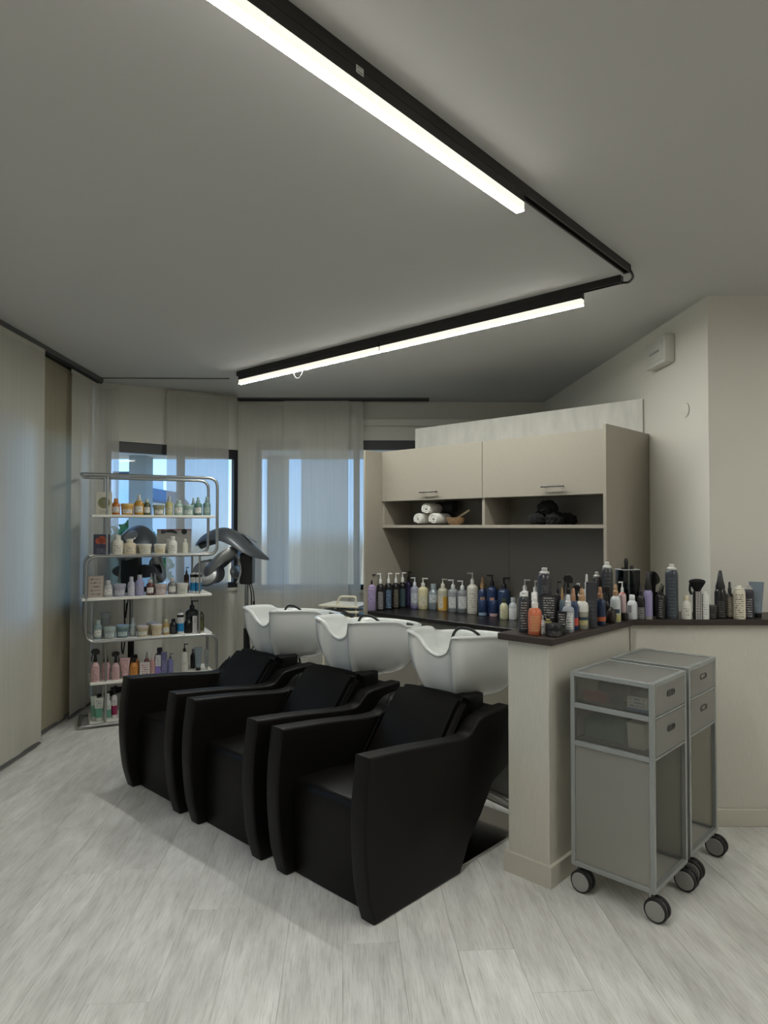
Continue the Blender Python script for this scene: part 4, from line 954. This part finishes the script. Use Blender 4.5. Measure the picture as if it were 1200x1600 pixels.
# shelf 3
R_(3, 150, 900, 23, .07, 'box', 'ornate lace patterned beige box at the left of the third shelf', 'box', body=(168, 158, 150), depth=.35, lab=(172, 162, 152), ink=(112, 98, 92), zl=(.06, .94))
R_(3, 170, 907, 14, .07, 'bottle', 'grey white bottle beside the lace patterned box', body=(176, 174, 174), cap=(190, 190, 190), lab=LW)
R_(3, 187.5, 912, 19, .07, 'jar', 'pale lavender tub on the third rack shelf', 'jar', body=(156, 154, 170), cap=(166, 164, 178), lab=(196, 194, 200))
R_(3, 206, 901, 11, .07, 'bottle', 'slim pale lavender bottle on the third rack shelf', body=(176, 174, 188), cap=(186, 186, 194), lab=(200, 198, 206))
R_(3, 219, 898, 13, .08, 'bottle', 'taller violet grey bottle on the third rack shelf', body=(148, 146, 180), cap=(176, 176, 188), lab=(166, 164, 190))
R_(3, 235.5, 905, 12, .07, 'bottle', 'dark red brown bottle with white label on the third shelf', body=(88, 46, 44), cap=(190, 188, 184), lab=LW)
R_(3, 237, 896, 6, .22, 'spray', 'clear capped bottle in the back row above the red brown one', body=(120, 116, 116), cap=(170, 172, 174))
R_(3, 243, 896, 6, .26, 'spray', 'second clear capped bottle in the back row of the third shelf', body=(124, 120, 120), cap=(176, 176, 178))
R_(3, 252, 912, 18, .06, 'jar', 'pinkish white tub on the third rack shelf', 'jar', body=(186, 164, 160), cap=(190, 176, 172), lab=(206, 198, 194))
R_(3, 270, 903, 13, .08, 'bottle', 'grey bottle with white cap on the third rack shelf', body=(120, 120, 120), cap=(196, 194, 190), lab=LW)
R_(3, 285.5, 911, 18, .06, 'jar', 'plain white tub at the right of the third shelf', 'jar', body=(206, 202, 194), cap=(210, 208, 200), lab=(200, 204, 190))
R_(3, 292, 886, 8, .25, 'pump', 'dark brown pump bottle with copper label in the back row', body=(56, 38, 34), cap=(24, 22, 22), lab=(120, 82, 70))
for px, d, lb in ((302.3, .10, 'blue and white can left of its twin on the third shelf'), (311, .08, 'blue and white can at the right end of the third shelf')):
    R_(3, px, 890.5, 9, d, 'can', lb, 'can', body=(216, 216, 214), cap=(120, 122, 122), lab=(222, 222, 220), zl=(.52, .72), bands=((.76, .90, (26, 26, 28)), (.10, .50, (30, 124, 178))))
# shelf 4
R_(4, 154.5, 968, 13, .07, 'bottle', 'pale aqua bottle at the left of the fourth shelf', body=(128, 146, 146), cap=(160, 172, 170), lab=LW)
R_(4, 173, 979, 18, .05, 'jar', 'pale aqua tub at the left of the fourth shelf', 'jar', body=(156, 170, 168), cap=(168, 180, 176), lab=(200, 206, 204))
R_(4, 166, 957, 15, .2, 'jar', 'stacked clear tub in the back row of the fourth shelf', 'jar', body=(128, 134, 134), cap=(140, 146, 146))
R_(4, 193, 976, 19, .07, 'jar', 'teal tub with white label on the fourth shelf', 'jar', body=(100, 124, 128), cap=(128, 148, 150), lab=(184, 198, 200))
R_(4, 208.5, 965, 10, .1, 'spray', 'slim clear aqua bottle on the fourth shelf', body=(144, 160, 160), cap=(166, 178, 176), lab=(190, 198, 196))
R_(4, 224, 977, 18, .06, 'jar', 'cream tub with pinkish lid on the fourth shelf', 'jar', body=(182, 170, 140), cap=(196, 180, 166), lab=LW)
R_(4, 246, 975, 17, .06, 'jar', 'peach cream tub in front on the fourth shelf', 'jar', body=(198, 180, 150), cap=(206, 192, 166), lab=(214, 202, 176))
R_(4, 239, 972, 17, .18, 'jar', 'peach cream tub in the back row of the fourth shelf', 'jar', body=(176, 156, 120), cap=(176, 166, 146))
R_(4, 260.5, 967, 10.5, .07, 'bottle', 'honey coloured bottle with white label on the fourth shelf', body=(162, 136, 84), cap=(184, 178, 150), lab=LW)
R_(4, 272, 966, 11, .07, 'bottle', 'short black bottle on the fourth shelf', body=(24, 23, 25), cap=(22, 22, 22), lab=(40, 40, 44), ink=(110, 110, 116))
R_(4, 283, 953, 10, .06, 'can', 'single blue and white can on the fourth shelf', 'can', body=(214, 214, 212), cap=(130, 132, 132), lab=(216, 216, 214), zl=(.52, .74), bands=((.78, .90, (26, 26, 28)), (.12, .50, (30, 124, 178))))
R_(4, 295, 962, 12, .07, 'bottle', 'glossy black bottle beside the blue can on the fourth shelf', body=(17, 16, 18), cap=(18, 18, 18))
R_(4, 301, 938, 20, .2, 'pump', 'large black pump bottle in the back row of the fourth shelf', body=(19, 18, 20), cap=(15, 15, 15), lab=(30, 30, 32), ink=(100, 100, 104), zl=(.7, .85))
R_(4, 305.5, 962, 7, .06, 'box', 'narrow white carton among the black bottles of the fourth shelf', 'box', body=(208, 206, 204), depth=.8, lab=(210, 208, 206), zl=(.6, .9))
R_(4, 315, 955, 10, .07, 'can', 'olive and dark can at the right of the fourth shelf', 'can', body=(60, 58, 40), cap=(46, 46, 38), lab=(64, 62, 36), ink=(160, 156, 90), bands=((.0, .1, (150, 146, 120)),))
# shelf 5
R_(5, 151, 1013, 13, .04, 'trigger', 'pink spray bottle with black trigger at the left end of the fifth shelf', body=(196, 160, 160), cap=(18, 17, 18), lab=(198, 162, 162), ink=(90, 56, 60), zl=(.1, .95), flip=-1)
R_(5, 167.6, 1022, 13, .08, 'spray', 'pink bottle with low black cap between two taller pink ones', body=(194, 158, 160), cap=(18, 17, 18), lab=(196, 160, 162), ink=(90, 56, 60), zl=(.1, .9))
R_(5, 182.6, 1017, 12, .05, 'trigger', 'third pink bottle with black trigger beside the pink tube', body=(196, 162, 162), cap=(18, 17, 18), lab=(198, 164, 164), ink=(90, 56, 60), zl=(.1, .95))
R_(5, 197, 1027, 16, .07, 'tube', 'flat pink tube with crimped top on the fifth shelf', 'tube', body=(200, 164, 164), cap=(188, 150, 152), lab=(200, 164, 164), ink=(84, 50, 56), zl=(.15, .9))
R_(5, 211, 1028, 12, .07, 'bottle', 'orange bottle with black cap on the fifth shelf', body=(196, 130, 62), cap=(18, 17, 18), lab=(198, 132, 64), ink=(110, 60, 24), zl=(.1, .7))
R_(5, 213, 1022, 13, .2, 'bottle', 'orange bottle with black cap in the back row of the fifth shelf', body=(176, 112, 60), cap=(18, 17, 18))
R_(5, 228, 1034, 15, .08, 'box', 'white card box with dark red flowers on the fifth shelf', 'box', body=(202, 194, 190), depth=.5, lab=(204, 196, 192), ink=(120, 30, 56), zl=(.1, .9))
R_(5, 239.8, 1019, 8.5, .09, 'spray', 'slim pink bottle with white cap on the fifth shelf', body=(190, 146, 142), cap=(210, 200, 196), lab=(196, 160, 154))
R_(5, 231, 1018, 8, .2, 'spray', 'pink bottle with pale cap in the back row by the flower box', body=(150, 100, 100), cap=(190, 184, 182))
R_(5, 248.6, 1023, 8, .09, 'box', 'slim white and violet carton on the fifth shelf', 'box', body=(206, 204, 208), depth=.9, lab=(208, 206, 210), zl=(.5, .95), bands=((.0, .45, (126, 110, 172)),))
R_(5, 258, 1018, 8.5, .1, 'box', 'slim greyish violet carton on the fifth shelf', 'box', body=(104, 104, 140), depth=.9, lab=(106, 106, 142), ink=(150, 150, 180))
R_(5, 267.6, 1020, 9, .1, 'pump', 'small blue violet pump bottle on the fifth shelf', body=(118, 118, 166), cap=(82, 82, 110))
R_(5, 251, 1011, 15, .25, 'bottle', 'dark plum bottle in the back row of the fifth shelf', body=(62, 58, 74), cap=(60, 56, 72))
R_(5, 289.6, 1005, 11, .1, 'pump', 'tall white pump bottle with black head on the fifth shelf', body=(206, 204, 196), cap=(17, 17, 18), lab=(208, 206, 198), ink=(70, 70, 70), zl=(.35, .5))
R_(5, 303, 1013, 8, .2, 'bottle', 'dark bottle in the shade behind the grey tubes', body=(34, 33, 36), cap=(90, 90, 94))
R_(5, 311, 1010, 12, .1, 'tube', 'blue grey tube standing on its cap on the fifth shelf', 'tube', body=(128, 142, 148), cap=(30, 30, 32), lab=(130, 144, 150), ink=(90, 100, 108))
R_(5, 324, 1014, 8, .1, 'tube', 'narrow pale grey tube at the right end of the fifth shelf', 'tube', body=(140, 146, 144), cap=(190, 190, 186), lab=(142, 148, 146))
# bottom shelf
R_(6, 149, 1086, 9, .12, 'tube', 'white and green tube farthest left on the lowest shelf', 'tube', body=(196, 206, 196), cap=(206, 212, 204), bands=((.0, .55, (116, 168, 144)),))
R_(6, 157, 1089, 14, .06, 'tube', 'white tube fading to green in front on the lowest shelf', 'tube', body=(206, 210, 202), cap=(208, 212, 204), bands=((.04, .5, (104, 160, 136)),), lab=(206, 210, 202), zl=(.55, .9))
R_(6, 171, 1082, 10, .08, 'bottle', 'slim white and green bottle on the lowest shelf', body=(206, 210, 204), cap=(208, 212, 206), bands=((.1, .5, (100, 154, 132)),), lab=(206, 210, 204), zl=(.52, .72))
R_(6, 181, 1070, 9, .1, 'pump', 'white and magenta pump bottle half hidden by the far armchair', body=(212, 206, 206), cap=(18, 17, 18), bands=((.15, .55, (142, 26, 78)),), lab=(212, 206, 206), zl=(.58, .8))

# --- printed pictures on two of the boxes
def disc_on(box_label, cz, r, c, name, dx=0.):
    for o in C.objects:
        if o.get('label') == box_label:
            b = [c_ for c_ in o.children if c_.name.startswith('carton_body')][0]; y = min(v.co.y for v in b.data.vertices)
            bm = bm_new(); lathe(bm, [(0, 0), (r, 0), (r, .0008), (0, .0008)], 24)
            bmesh.ops.rotate(bm, verts=bm.verts[:], cent=(0, 0, 0), matrix=Matrix.Rotation(PI / 2, 3, 'X')); bmesh.ops.translate(bm, verts=bm.verts[:], vec=(dx, y - .0002, cz))
            obj(name, bm, mat(c, .5), o, smooth=False); return
g_ = 'cream card box with a round green picture at the top left of the rack'
disc_on(g_, .088, .042, (128, 130, 92), 'round_picture'); disc_on(g_, .0885, .017, (190, 188, 172), 'picture_centre')
f_ = 'dark blue card box with an orange fruit picture on the second shelf'
for dx, dz in ((-.02, .10), (.022, .098), (0, .112)): disc_on(f_, dz, .024, (176, 84, 58), 'fruit_picture', dx)
k_ = 'large grey carton with a red top edge and a hair tool picture'
disc_on(k_, .165, .022, (14, 14, 15), 'round_mark', .075)
for o in C.objects:
    if o.get('label') == k_:
        y = -.5 * .3 * 51 * 5.2 / F_PX - .008; bm = bm_new(); box(bm, -.10, -.07, y, y + .008, .15, .178, .002, 1); tube(bm, [(-.07, y + .004, .166), (-.02, y + .004, .17), (.02, y + .004, .156)], [.006, .012, .008], 8)
        obj('tool_picture', bm, mat((70, 72, 78), .5), o); break

# --- on the worktop: px column, px base, px top, px width
def on_top(z, px, by, top, wpx, kind, label, cat='bottle', group=None, **kw):
    p = onplane(px, by, z); W = wpx * p.y / F_PX; r = p.x / p.y; zt_ = CAM_H - (top - 823) / F_PX * p.y
    def at_p(v): y = v / (r * UX + UY); return Vector((r * y, y, z))
    def at_q(v): y = v / (r * VX + VY); return Vector((r * y, y, z))
    def pq(v): return v.x * UX + v.y * UY, v.x * VX + v.y * VY
    e = W / 2 + .003
    if z < .9:                                                    # keep it between the side panels and off the back
        if pq(p)[0] < P0 + .02 + e: p = at_p(P0 + .02 + e)
        if pq(p)[1] > QK - e: p = at_q(QK - e)
        if pq(p)[1] < 3.665 + e: p = at_q(3.665 + e)
    elif p.y < yb + e or pq(p)[0] < HW0 - .03 + e:                # keep it on the bar
        lim = HW1 + .032 - e
        if pq(p)[0] > lim and p.y < yb + e: p = at_p(lim) if r < .36 else Vector((r * (yb + e), yb + e, z))
        if pq(p)[0] < HW0 - .03 + e: p = at_p(HW0 - .03 + e)
        if pq(p)[1] < HQ - .03 + e: p = at_q(HQ - .03 + e)
    elif p.y > 3.545 - e: p = Vector((r * (3.545 - e), 3.545 - e, z))
    p.z = z + .0004; W = wpx * p.y / F_PX; ht = max(CAM_H - (top - 823) / F_PX * p.y - p.z, .02)
    return product(kind, p, W, ht, label, cat, group, **kw)
GW, GB = 'pump bottles along the worktop', 'hair products on the bar top'
def K(px, by, top, w_, kind, label, **kw): return on_top(.80, px, by, top, w_, kind, label, group=GW, **kw)
DK = (26, 25, 28)
K(579, 954, 897, 17, 'pump', 'tall lilac bottle with black pump at the left end of the worktop', body=(168, 152, 188), cap=DK, lab=(170, 154, 190), ink=(60, 50, 74), zl=(.3, .92))
K(594.5, 949, 895.5, 11.5, 'pump', 'black bottle with grey label and white pump next to the lilac one', body=DK, cap=(226, 226, 222), lab=(96, 90, 92), ink=(180, 176, 176), zl=(.05, .7), flip=-1)
K(607, 948.5, 895, 12.5, 'pump', 'black bottle with blue label and white pump on the worktop', body=DK, cap=(226, 226, 222), lab=(42, 66, 92), ink=(170, 190, 206), zl=(.05, .75))
K(618.5, 947.5, 895, 12, 'pump', 'black bottle with brown grey label and white pump on the worktop', body=DK, cap=(226, 226, 222), lab=(54, 50, 44), ink=(170, 166, 150), zl=(.05, .75))
K(629, 946.5, 894, 12, 'pump', 'black bottle with dark teal label and white pump on the worktop', body=DK, cap=(226, 226, 222), lab=(48, 66, 70), ink=(80, 104, 110), zl=(.05, .75))
K(638.5, 947, 893, 10, 'pump', 'dark violet bottle with black pump on the worktop', body=(34, 28, 62), cap=(20, 19, 22), lab=(36, 30, 66), ink=(110, 104, 160), zl=(.05, .8))
K(648, 950.5, 902, 13.5, 'pump', 'clear lilac bottle with white pump on the worktop', body=(150, 152, 168), cap=(200, 204, 208), lab=(196, 200, 206), zl=(.25, .7), bands=((.0, .12, (118, 108, 150)),), flip=-1)
K(661, 951.5, 903, 16, 'pump', 'cream yellow filled bottle with pale pump on the worktop', body=(208, 198, 158), cap=(206, 204, 192), lab=(212, 206, 180), zl=(.15, .62))
K(677.5, 950.5, 912, 16.5, 'bottle', 'clear grey bottle without a pump between cream and yellow bottles', body=(126, 136, 142), cap=(150, 162, 166), lab=(196, 204, 206), zl=(.35, .74))
K(692, 954, 904, 16, 'pump', 'half full bottle of orange yellow liquid with cream pump', body=(176, 172, 152), cap=(206, 202, 184), lab=(206, 202, 186), zl=(.1, .68), half=.5, turn=-.5, bands=((.03, .62, (206, 156, 62)),))
K(708, 956, 905.5, 16.5, 'pump', 'clear grey bottle with leaf label left of its similar neighbour', body=(138, 142, 144), cap=(196, 198, 196), lab=(208, 210, 208), zl=(.18, .66), half=.7, turn=-.2, flip=-1)
K(722.5, 957.5, 907, 16.5, 'pump', 'clear grey bottle with wide label beside the tall cream bottle', body=(120, 124, 126), cap=(196, 198, 196), lab=(204, 206, 204), zl=(.2, .72), half=.8, flip=-1)
K(738.5, 959, 894.5, 17.5, 'pump', 'tall cream white bottle with pump on the worktop', body=(194, 190, 178), cap=(204, 202, 194), lab=(198, 194, 182), ink=(120, 110, 92), zl=(.06, .94), flip=-1)
NV = (34, 50, 84)
K(754, 956, 902, 13.5, 'spray', 'navy bottle with gold cap left of the navy pump bottles', body=NV, cap=(176, 142, 102), lab=(176, 140, 108), zl=(.52, .68), half=.5)
K(769, 956.5, 898, 17, 'pump', 'larger navy bottle with black pump and copper tag', body=NV, cap=(22, 21, 23), lab=(186, 140, 122), zl=(.50, .63), half=.4, flip=-1)
K(787.5, 956.5, 902, 19, 'pump', 'widest navy bottle with black pump on the worktop', body=(38, 54, 84), cap=(22, 21, 23))
K(754, 962, 937, 12.5, 'pot', 'small navy bottle with pale blue band on the worktop', body=NV, cap=(38, 54, 90), bands=((.05, .4, (134, 156, 176)),))
K(771.5, 963.5, 938, 12.5, 'pot', 'small navy bottle with pale pink band on the worktop', body=NV, cap=(38, 54, 90), bands=((.05, .4, (190, 158, 160)),))
K(787.5, 967, 935, 13, 'bottle', 'small pale yellow bottle with dark green cap on the worktop', body=(200, 196, 160), cap=(62, 72, 54), lab=(204, 200, 166), ink=(110, 92, 50))
K(801.5, 968, 933.5, 12.5, 'bottle', 'small clear bottle filled with white at the right end of the worktop', body=(180, 184, 188), cap=(170, 176, 180), bands=((.02, .66, (222, 222, 222)),))
K(820.5, 963, 905, 17, 'pump', 'white bottle with white pump behind the dark cans at the counter end', body=(222, 220, 216), cap=(226, 226, 222))
K(836.5, 965, 907, 16, 'pump', 'second white pump bottle close to the tall charcoal can', body=(218, 214, 212), cap=(226, 226, 222))
# --- on the bar
def B(px, by, top, w_, kind, label, cat='bottle', **kw): return on_top(1.0, px, by, top, w_, kind, label, cat, GB, **kw)
CH = (50, 51, 56)
B(818.5, 987.5, 925, 16, 'can', 'charcoal can with clear cap at the left corner of the bar', 'can', body=CH, cap=(196, 196, 194), lab=(54, 54, 60), ink=(176, 172, 160), zl=(.08, .86), half=.9)
B(835.8, 991, 931, 21, 'spray', 'orange spray bottle with white nozzle at the bar corner', body=(196, 108, 76), cap=(224, 222, 216), lab=(194, 116, 86), ink=(176, 160, 96), zl=(.12, .72))
B(846.5, 991, 961, 11, 'bottle', 'tiny clear bottle with grey cap and white label by the orange spray', body=(168, 168, 166), cap=(146, 146, 142), lab=(214, 212, 208), zl=(.08, .76), half=1.2)
B(857.5, 981, 930, 28, 'tube', 'wide black tube with framed white lettering standing upside down on the bar', 'tube', body=(40, 40, 43), cap=(26, 26, 28), lab=(44, 44, 47), ink=(178, 176, 170), zl=(.2, .94), )
B(856.5, 986.5, 961, 11, 'bottle', 'small black bottle with pale yellow label before the wide black tube', body=(38, 37, 36), cap=(36, 36, 36), lab=(186, 176, 110), zl=(.1, .98), half=1.1, )
B(866, 994, 974, 27, 'pot', 'flat black cream jar at the very front of the bar corner', 'jar', body=(22, 22, 23), cap=(28, 28, 30), lab=(30, 30, 32), ink=(120, 118, 116), zl=(.1, .9), half=1.0)
B(878, 990.5, 955, 15.5, 'tube', 'black tube with a vertical white line behind the flat jar', 'tube', body=(20, 20, 22), cap=(18, 18, 19), lab=(22, 22, 24), ink=(190, 190, 188), zl=(.3, .9))
B(888, 987.5, 929, 18.5, 'spray', 'clear spray bottle with white label and white nozzle on the bar', body=(150, 154, 160), cap=(214, 216, 216), lab=(214, 214, 212), zl=(.14, .74), half=.8)
B(896, 984, 919, 15, 'spray', 'navy spray bottle with copper head and coral band on the bar', body=(38, 58, 92), cap=(160, 122, 94), bands=((.16, .42, (206, 84, 72)),))
B(909.5, 982.5, 919.5, 19.5, 'spray', 'white topped clear bottle with wooden nozzle and teal yellow label', body=(150, 148, 134), cap=(176, 140, 104), lab=(196, 186, 130), zl=(.16, .32), bands=((.62, .99, (216, 214, 208)), (.33, .44, (38, 62, 70))))
B(924.5, 980.5, 909, 16.5, 'box', 'tall charcoal carton standing upright on the bar', 'box', body=(58, 58, 63), depth=.8, lab=(60, 60, 65), ink=(86, 86, 92))
B(917, 971, 897, 11, 'spray', 'bottle with white spout looking over the tall charcoal carton', body=(196, 196, 192), cap=(210, 210, 206))
B(938, 976.5, 917, 16, 'spray', 'navy bottle with copper nozzle and orange band on the bar', body=(38, 52, 86), cap=(172, 130, 100), bands=((.16, .32, (196, 104, 66)),))
B(955, 974.5, 948, 16.5, 'flask', 'round dark brown glass flask on the bar', 'flask', body=(58, 50, 44), cap=(52, 46, 42), clear=.2)
B(962, 971.5, 913, 15.5, 'spray', 'white bottle with wooden nozzle and dark label on the bar', body=(192, 198, 200), cap=(172, 138, 104), lab=(44, 58, 68), zl=(.34, .5), bands=((.03, .3, (184, 178, 120)),))
B(972.5, 968, 908.5, 11.5, 'pump', 'slim pink bottle with white pump on the bar', body=(204, 178, 180), cap=(226, 226, 222), bands=((.94, .99, (190, 104, 96)),), flip=-1)
B(976, 970, 957, 11, 'pot', 'small black pot below the slim pink bottle', 'jar', body=(28, 24, 24), cap=(30, 26, 26))
B(988, 967.5, 929, 15.5, 'bottle', 'white milky bottle with white cap on the bar angle', body=(206, 210, 214), cap=(220, 222, 222), lab=(150, 150, 156), zl=(.35, .72), half=.5, turn=-.6)
B(851, 969, 887, 21.5, 'can', 'tall wide charcoal can with silver nozzle behind the framed tube', 'can', body=(56, 56, 60), cap=(176, 176, 174), lab=(58, 58, 62), ink=(110, 110, 112), zl=(.62, .78), half=.6)
B(949, 969, 878, 18, 'can', 'tallest black can with clear cap before the wall unit panel', 'can', body=(46, 48, 50), cap=(198, 198, 194), lab=(50, 52, 54), ink=(84, 86, 88), zl=(.05, .9))
B(933, 968, 893.5, 14, 'can', 'dark can with a silver ring shoulder behind the navy bottle', 'can', body=(42, 41, 40), cap=(168, 166, 160))
B(888, 972, 898, 15, 'trigger', 'clear bottle with black trigger head at the back of the bar', body=(120, 122, 122), cap=(20, 19, 21), flip=-1)
B(901, 973, 914, 13, 'trigger', 'dark bottle with round black spray head on the bar', body=(28, 28, 32), cap=(18, 18, 19))
B(872, 975, 908, 11, 'pump', 'small black pump bottle behind the black tube with a line', body=(24, 24, 26), cap=(18, 18, 19))
B(878.5, 978.5, 918, 8, 'spray', 'little blue grey bottle with wooden cap behind the clear spray', body=(112, 128, 140), cap=(178, 140, 94))
B(905.5, 972, 911, 9, 'pump', 'white bottle with thin white spout behind the wooden nozzle bottle', body=(214, 214, 210), cap=(218, 218, 214), flip=-1)
B(948, 972.5, 916, 11, 'trigger', 'glossy black bottle between navy bottle and round flask', body=(18, 17, 19), cap=(16, 16, 17))
B(828, 982, 924, 9, 'bottle', 'narrow black bottle with beige label between orange spray and charcoal can', body=(24, 23, 25), cap=(22, 22, 23), lab=(178, 168, 154), zl=(.4, .7))
# right part of the bar
B(1001.5, 968, 914, 11.5, 'spray', 'black bottle with vertical white stripes on the bar', body=(22, 22, 24), cap=(20, 20, 22), lab=(120, 118, 116), ink=(20, 20, 22), zl=(.03, .5), half=1.1)
B(1013, 967.5, 893, 13, 'cone', 'lilac crinkled tube with black cone cap on the bar', 'tube', body=(150, 142, 182), cap=(20, 19, 22), bands=((.0, .1, (150, 146, 142)),), name='cone_tube')
B(1032.5, 968, 924, 14, 'can', 'black can with vertical grey lettering before the hair clips', 'can', body=(24, 24, 26), cap=(20, 20, 22), lab=(26, 26, 28), ink=(150, 148, 146), zl=(.08, .8), half=.5)
B(1050, 968.5, 881, 19, 'can', 'big slate blue can with chrome nozzle on the right bar', 'can', body=(56, 62, 70), cap=(206, 204, 200), lab=(58, 64, 72), ink=(84, 92, 100), zl=(.05, .85))
B(1072.5, 967.5, 930, 15.5, 'bottle', 'white conditioner bottle with small gold mark left of the checkered brush', body=(220, 218, 208), cap=(206, 196, 170), lab=(222, 220, 210), ink=(120, 112, 96))
B(1101.5, 967.5, 924, 12.5, 'can', 'plain white spray can beside the checkered brush handle', 'can', body=(218, 217, 214), cap=(222, 222, 218), lab=(220, 219, 216), ink=(150, 150, 150))
B(1112.5, 966.5, 945, 15.5, 'pot', 'short black pot with grey lid edge on the right bar', 'jar', body=(24, 24, 25), cap=(52, 51, 49), lab=(28, 28, 29), ink=(110, 108, 104), zl=(.1, .9))
B(1126, 966, 891, 17, 'cone', 'tall black bottle with pointed cone cap on the right bar', body=(26, 26, 28), cap=(28, 28, 30), lab=(28, 28, 30), ink=(96, 94, 92), zl=(.05, .6))
B(1140.5, 965.5, 909, 10.5, 'spray', 'slim black spray with two beige labels on the right bar', body=(22, 21, 22), cap=(18, 18, 19), lab=(158, 150, 132), zl=(.06, .86), half=1.0)
B(1155.5, 967.5, 915, 17.5, 'can', 'cream coloured spray can with black print on the right bar', 'can', body=(212, 206, 186), cap=(216, 212, 196), lab=(214, 208, 188), ink=(40, 38, 34), zl=(.05, .85), half=1.1)
B(1170.5, 966.5, 915, 15, 'can', 'dark purple grey spray can next to the cream one', 'can', body=(50, 48, 56), cap=(170, 168, 166), lab=(52, 50, 58), ink=(180, 178, 180), zl=(.06, .7))
B(1182.5, 964.5, 909, 21, 'tube', 'slate blue tube with black cap at the right end of the bar', 'tube', body=(112, 124, 134), cap=(24, 24, 26), lab=(114, 126, 136), ink=(150, 160, 168), zl=(.05, .35))
# acrylic comb box, clip bundle and brush
pc = onplane(981, 963, 1.0); t = thing('comb_holder', 'clear acrylic holder on the bar corner before the wall unit', 'holder', (pc.x, pc.y, 1.0004), .2)
hh, hw_ = .235, .046
for n_, a in (('holder_side', (-hw_, -hw_ + .003, -.035, .035, 0, hh)), ('holder_side', (hw_ - .003, hw_, -.035, .035, 0, hh)), ('holder_front', (-hw_, hw_, -.038, -.035, 0, hh)), ('holder_back', (-hw_, hw_, .035, .038, 0, hh)), ('holder_bottom', (-hw_, hw_, -.038, .038, 0, .003))):
    bm = bm_new(); box(bm, *a); obj(n_, bm, M['pane'], t, smooth=False)
bm = bm_new(); tube(bm, [(-hw_, -.038, hh), (hw_, -.038, hh), (hw_, .038, hh), (-hw_, .038, hh)], .0022, 6, True); obj('rim', bm, mat((190, 192, 190), .15), t)
for i, (dx, dy, h_, wd) in enumerate(((-.024, .0, .24, .022), (-.002, .012, .285, .02), (.018, -.01, .25, .024), (.03, .015, .245, .018))):
    bm = bm_new(); box(bm, -wd / 2, wd / 2, -.003, .003, 0, h_ - .03, .001, 1); lathe(bm, [(0, h_ - .045), (wd * .5, h_ - .04), (wd * .62, h_ - .015), (wd * .4, h_), (0, h_ + .002)], 14, 0, 0, 1, .5)
    for k in range(12): box(bm, -wd / 2 - .004, -wd / 2, -.0015, .0015, .02 + k * .012, .026 + k * .012)
    o = obj('comb', bm, M['black'], None, smooth=False, loc=(pc.x + dx, pc.y + dy, 1.004), rotz=.2 + i * .1)
    tag(o, ('black comb farthest left in the clear holder', 'tallest black comb with a round end in the clear holder', 'black comb with a flat end in the clear holder', 'black comb at the right side of the clear holder')[i], 'comb', 'combs in the clear holder')
pc = onplane(1024.5, 962, 1.0); t = thing('hair_clip', 'glossy black claw clip leaning upright behind the black can', 'clip', (pc.x, pc.y, 1.0004), .1)
bm = bm_new(); P = smooth_curve([(-.022, 0, 0), (-.026, 0, .09), (-.028, 0, .18), (-.020, 0, .222), (.002, 0, .215), (.018, 0, .185), (.012, 0, .165), (-.004, 0, .15), (-.006, 0, .08), (-.005, 0, 0)], 5, True)
f0 = [bm.verts.new((p.x, -.012, p.z)) for p in P]; f1 = [bm.verts.new((p.x, .012, p.z)) for p in P]; bm.faces.new(f0); bm.faces.new(f1[::-1])
for i in range(len(P)): bm.faces.new((f0[i], f0[(i + 1) % len(P)], f1[(i + 1) % len(P)], f1[i]))
obj('clip_jaw', bm, mat((20, 19, 21), .2), t, angle=50)
bm = bm_new()
for k in range(6): tube(bm, [(-.004 + .005 * k, -.014, .10 + .012 * k), (.02 + .003 * k, -.018, .12 + .006 * k), (.032, -.016, .10 + .008 * k)], .003, 6)
tube(bm, [(.0, 0, 0), (.004, 0, .12)], .006, 8)
obj('clip_teeth', bm, mat((20, 19, 21), .2), t)
pc = onplane(1089.8, 967.5, 1.0); t = thing('styling_brush', 'upright black brush with a black and white checkered handle on the bar', 'brush', (pc.x, pc.y, 1.0004), 0.)
k_m = bpy.data.materials.new('checker_print'); k_m.use_nodes = True; n = k_m.node_tree; ck = n.nodes.new('ShaderNodeTexBrick'); tc = n.nodes.new('ShaderNodeTexCoord'); mp = n.nodes.new('ShaderNodeMapping')
mp.inputs['Rotation'].default_value = (PI / 2, 0, 0); ck.offset = 0; ck.inputs['Scale'].default_value = 1; ck.inputs['Brick Width'].default_value = .0078; ck.inputs['Row Height'].default_value = .0078; ck.inputs['Mortar Size'].default_value = .0014
ck.inputs['Color1'].default_value = ck.inputs['Color2'].default_value = (*lin((206, 204, 200)), 1); ck.inputs['Mortar'].default_value = (*lin((24, 24, 26)), 1)
n.links.new(tc.outputs['Object'], mp.inputs[0]); n.links.new(mp.outputs[0], ck.inputs[0]); n.links.new(ck.outputs[0], n.nodes['Principled BSDF'].inputs[0])
bm = bm_new(); box(bm, -.0155, .0155, -.0155, .0155, 0, .135, .001, 1); obj('handle', bm, k_m, t, smooth=False)
bm = bm_new(); lathe(bm, [(0, .133), (.014, .134), (.022, .15), (.036, .172), (.040, .182), (.034, .190), (.015, .195), (0, .196)], 24, .0, 0, 1, .7); obj('bristle_head', bm, mat((10, 10, 11), .95, bump=.8, bscale=500), t)
bm = bm_new(); tube(bm, [(-.034, 0, .17), (-.036, 0, .14), (-.028, 0, .12)], .006, 8); obj('tuft', bm, mat((10, 10, 11), .95), t)
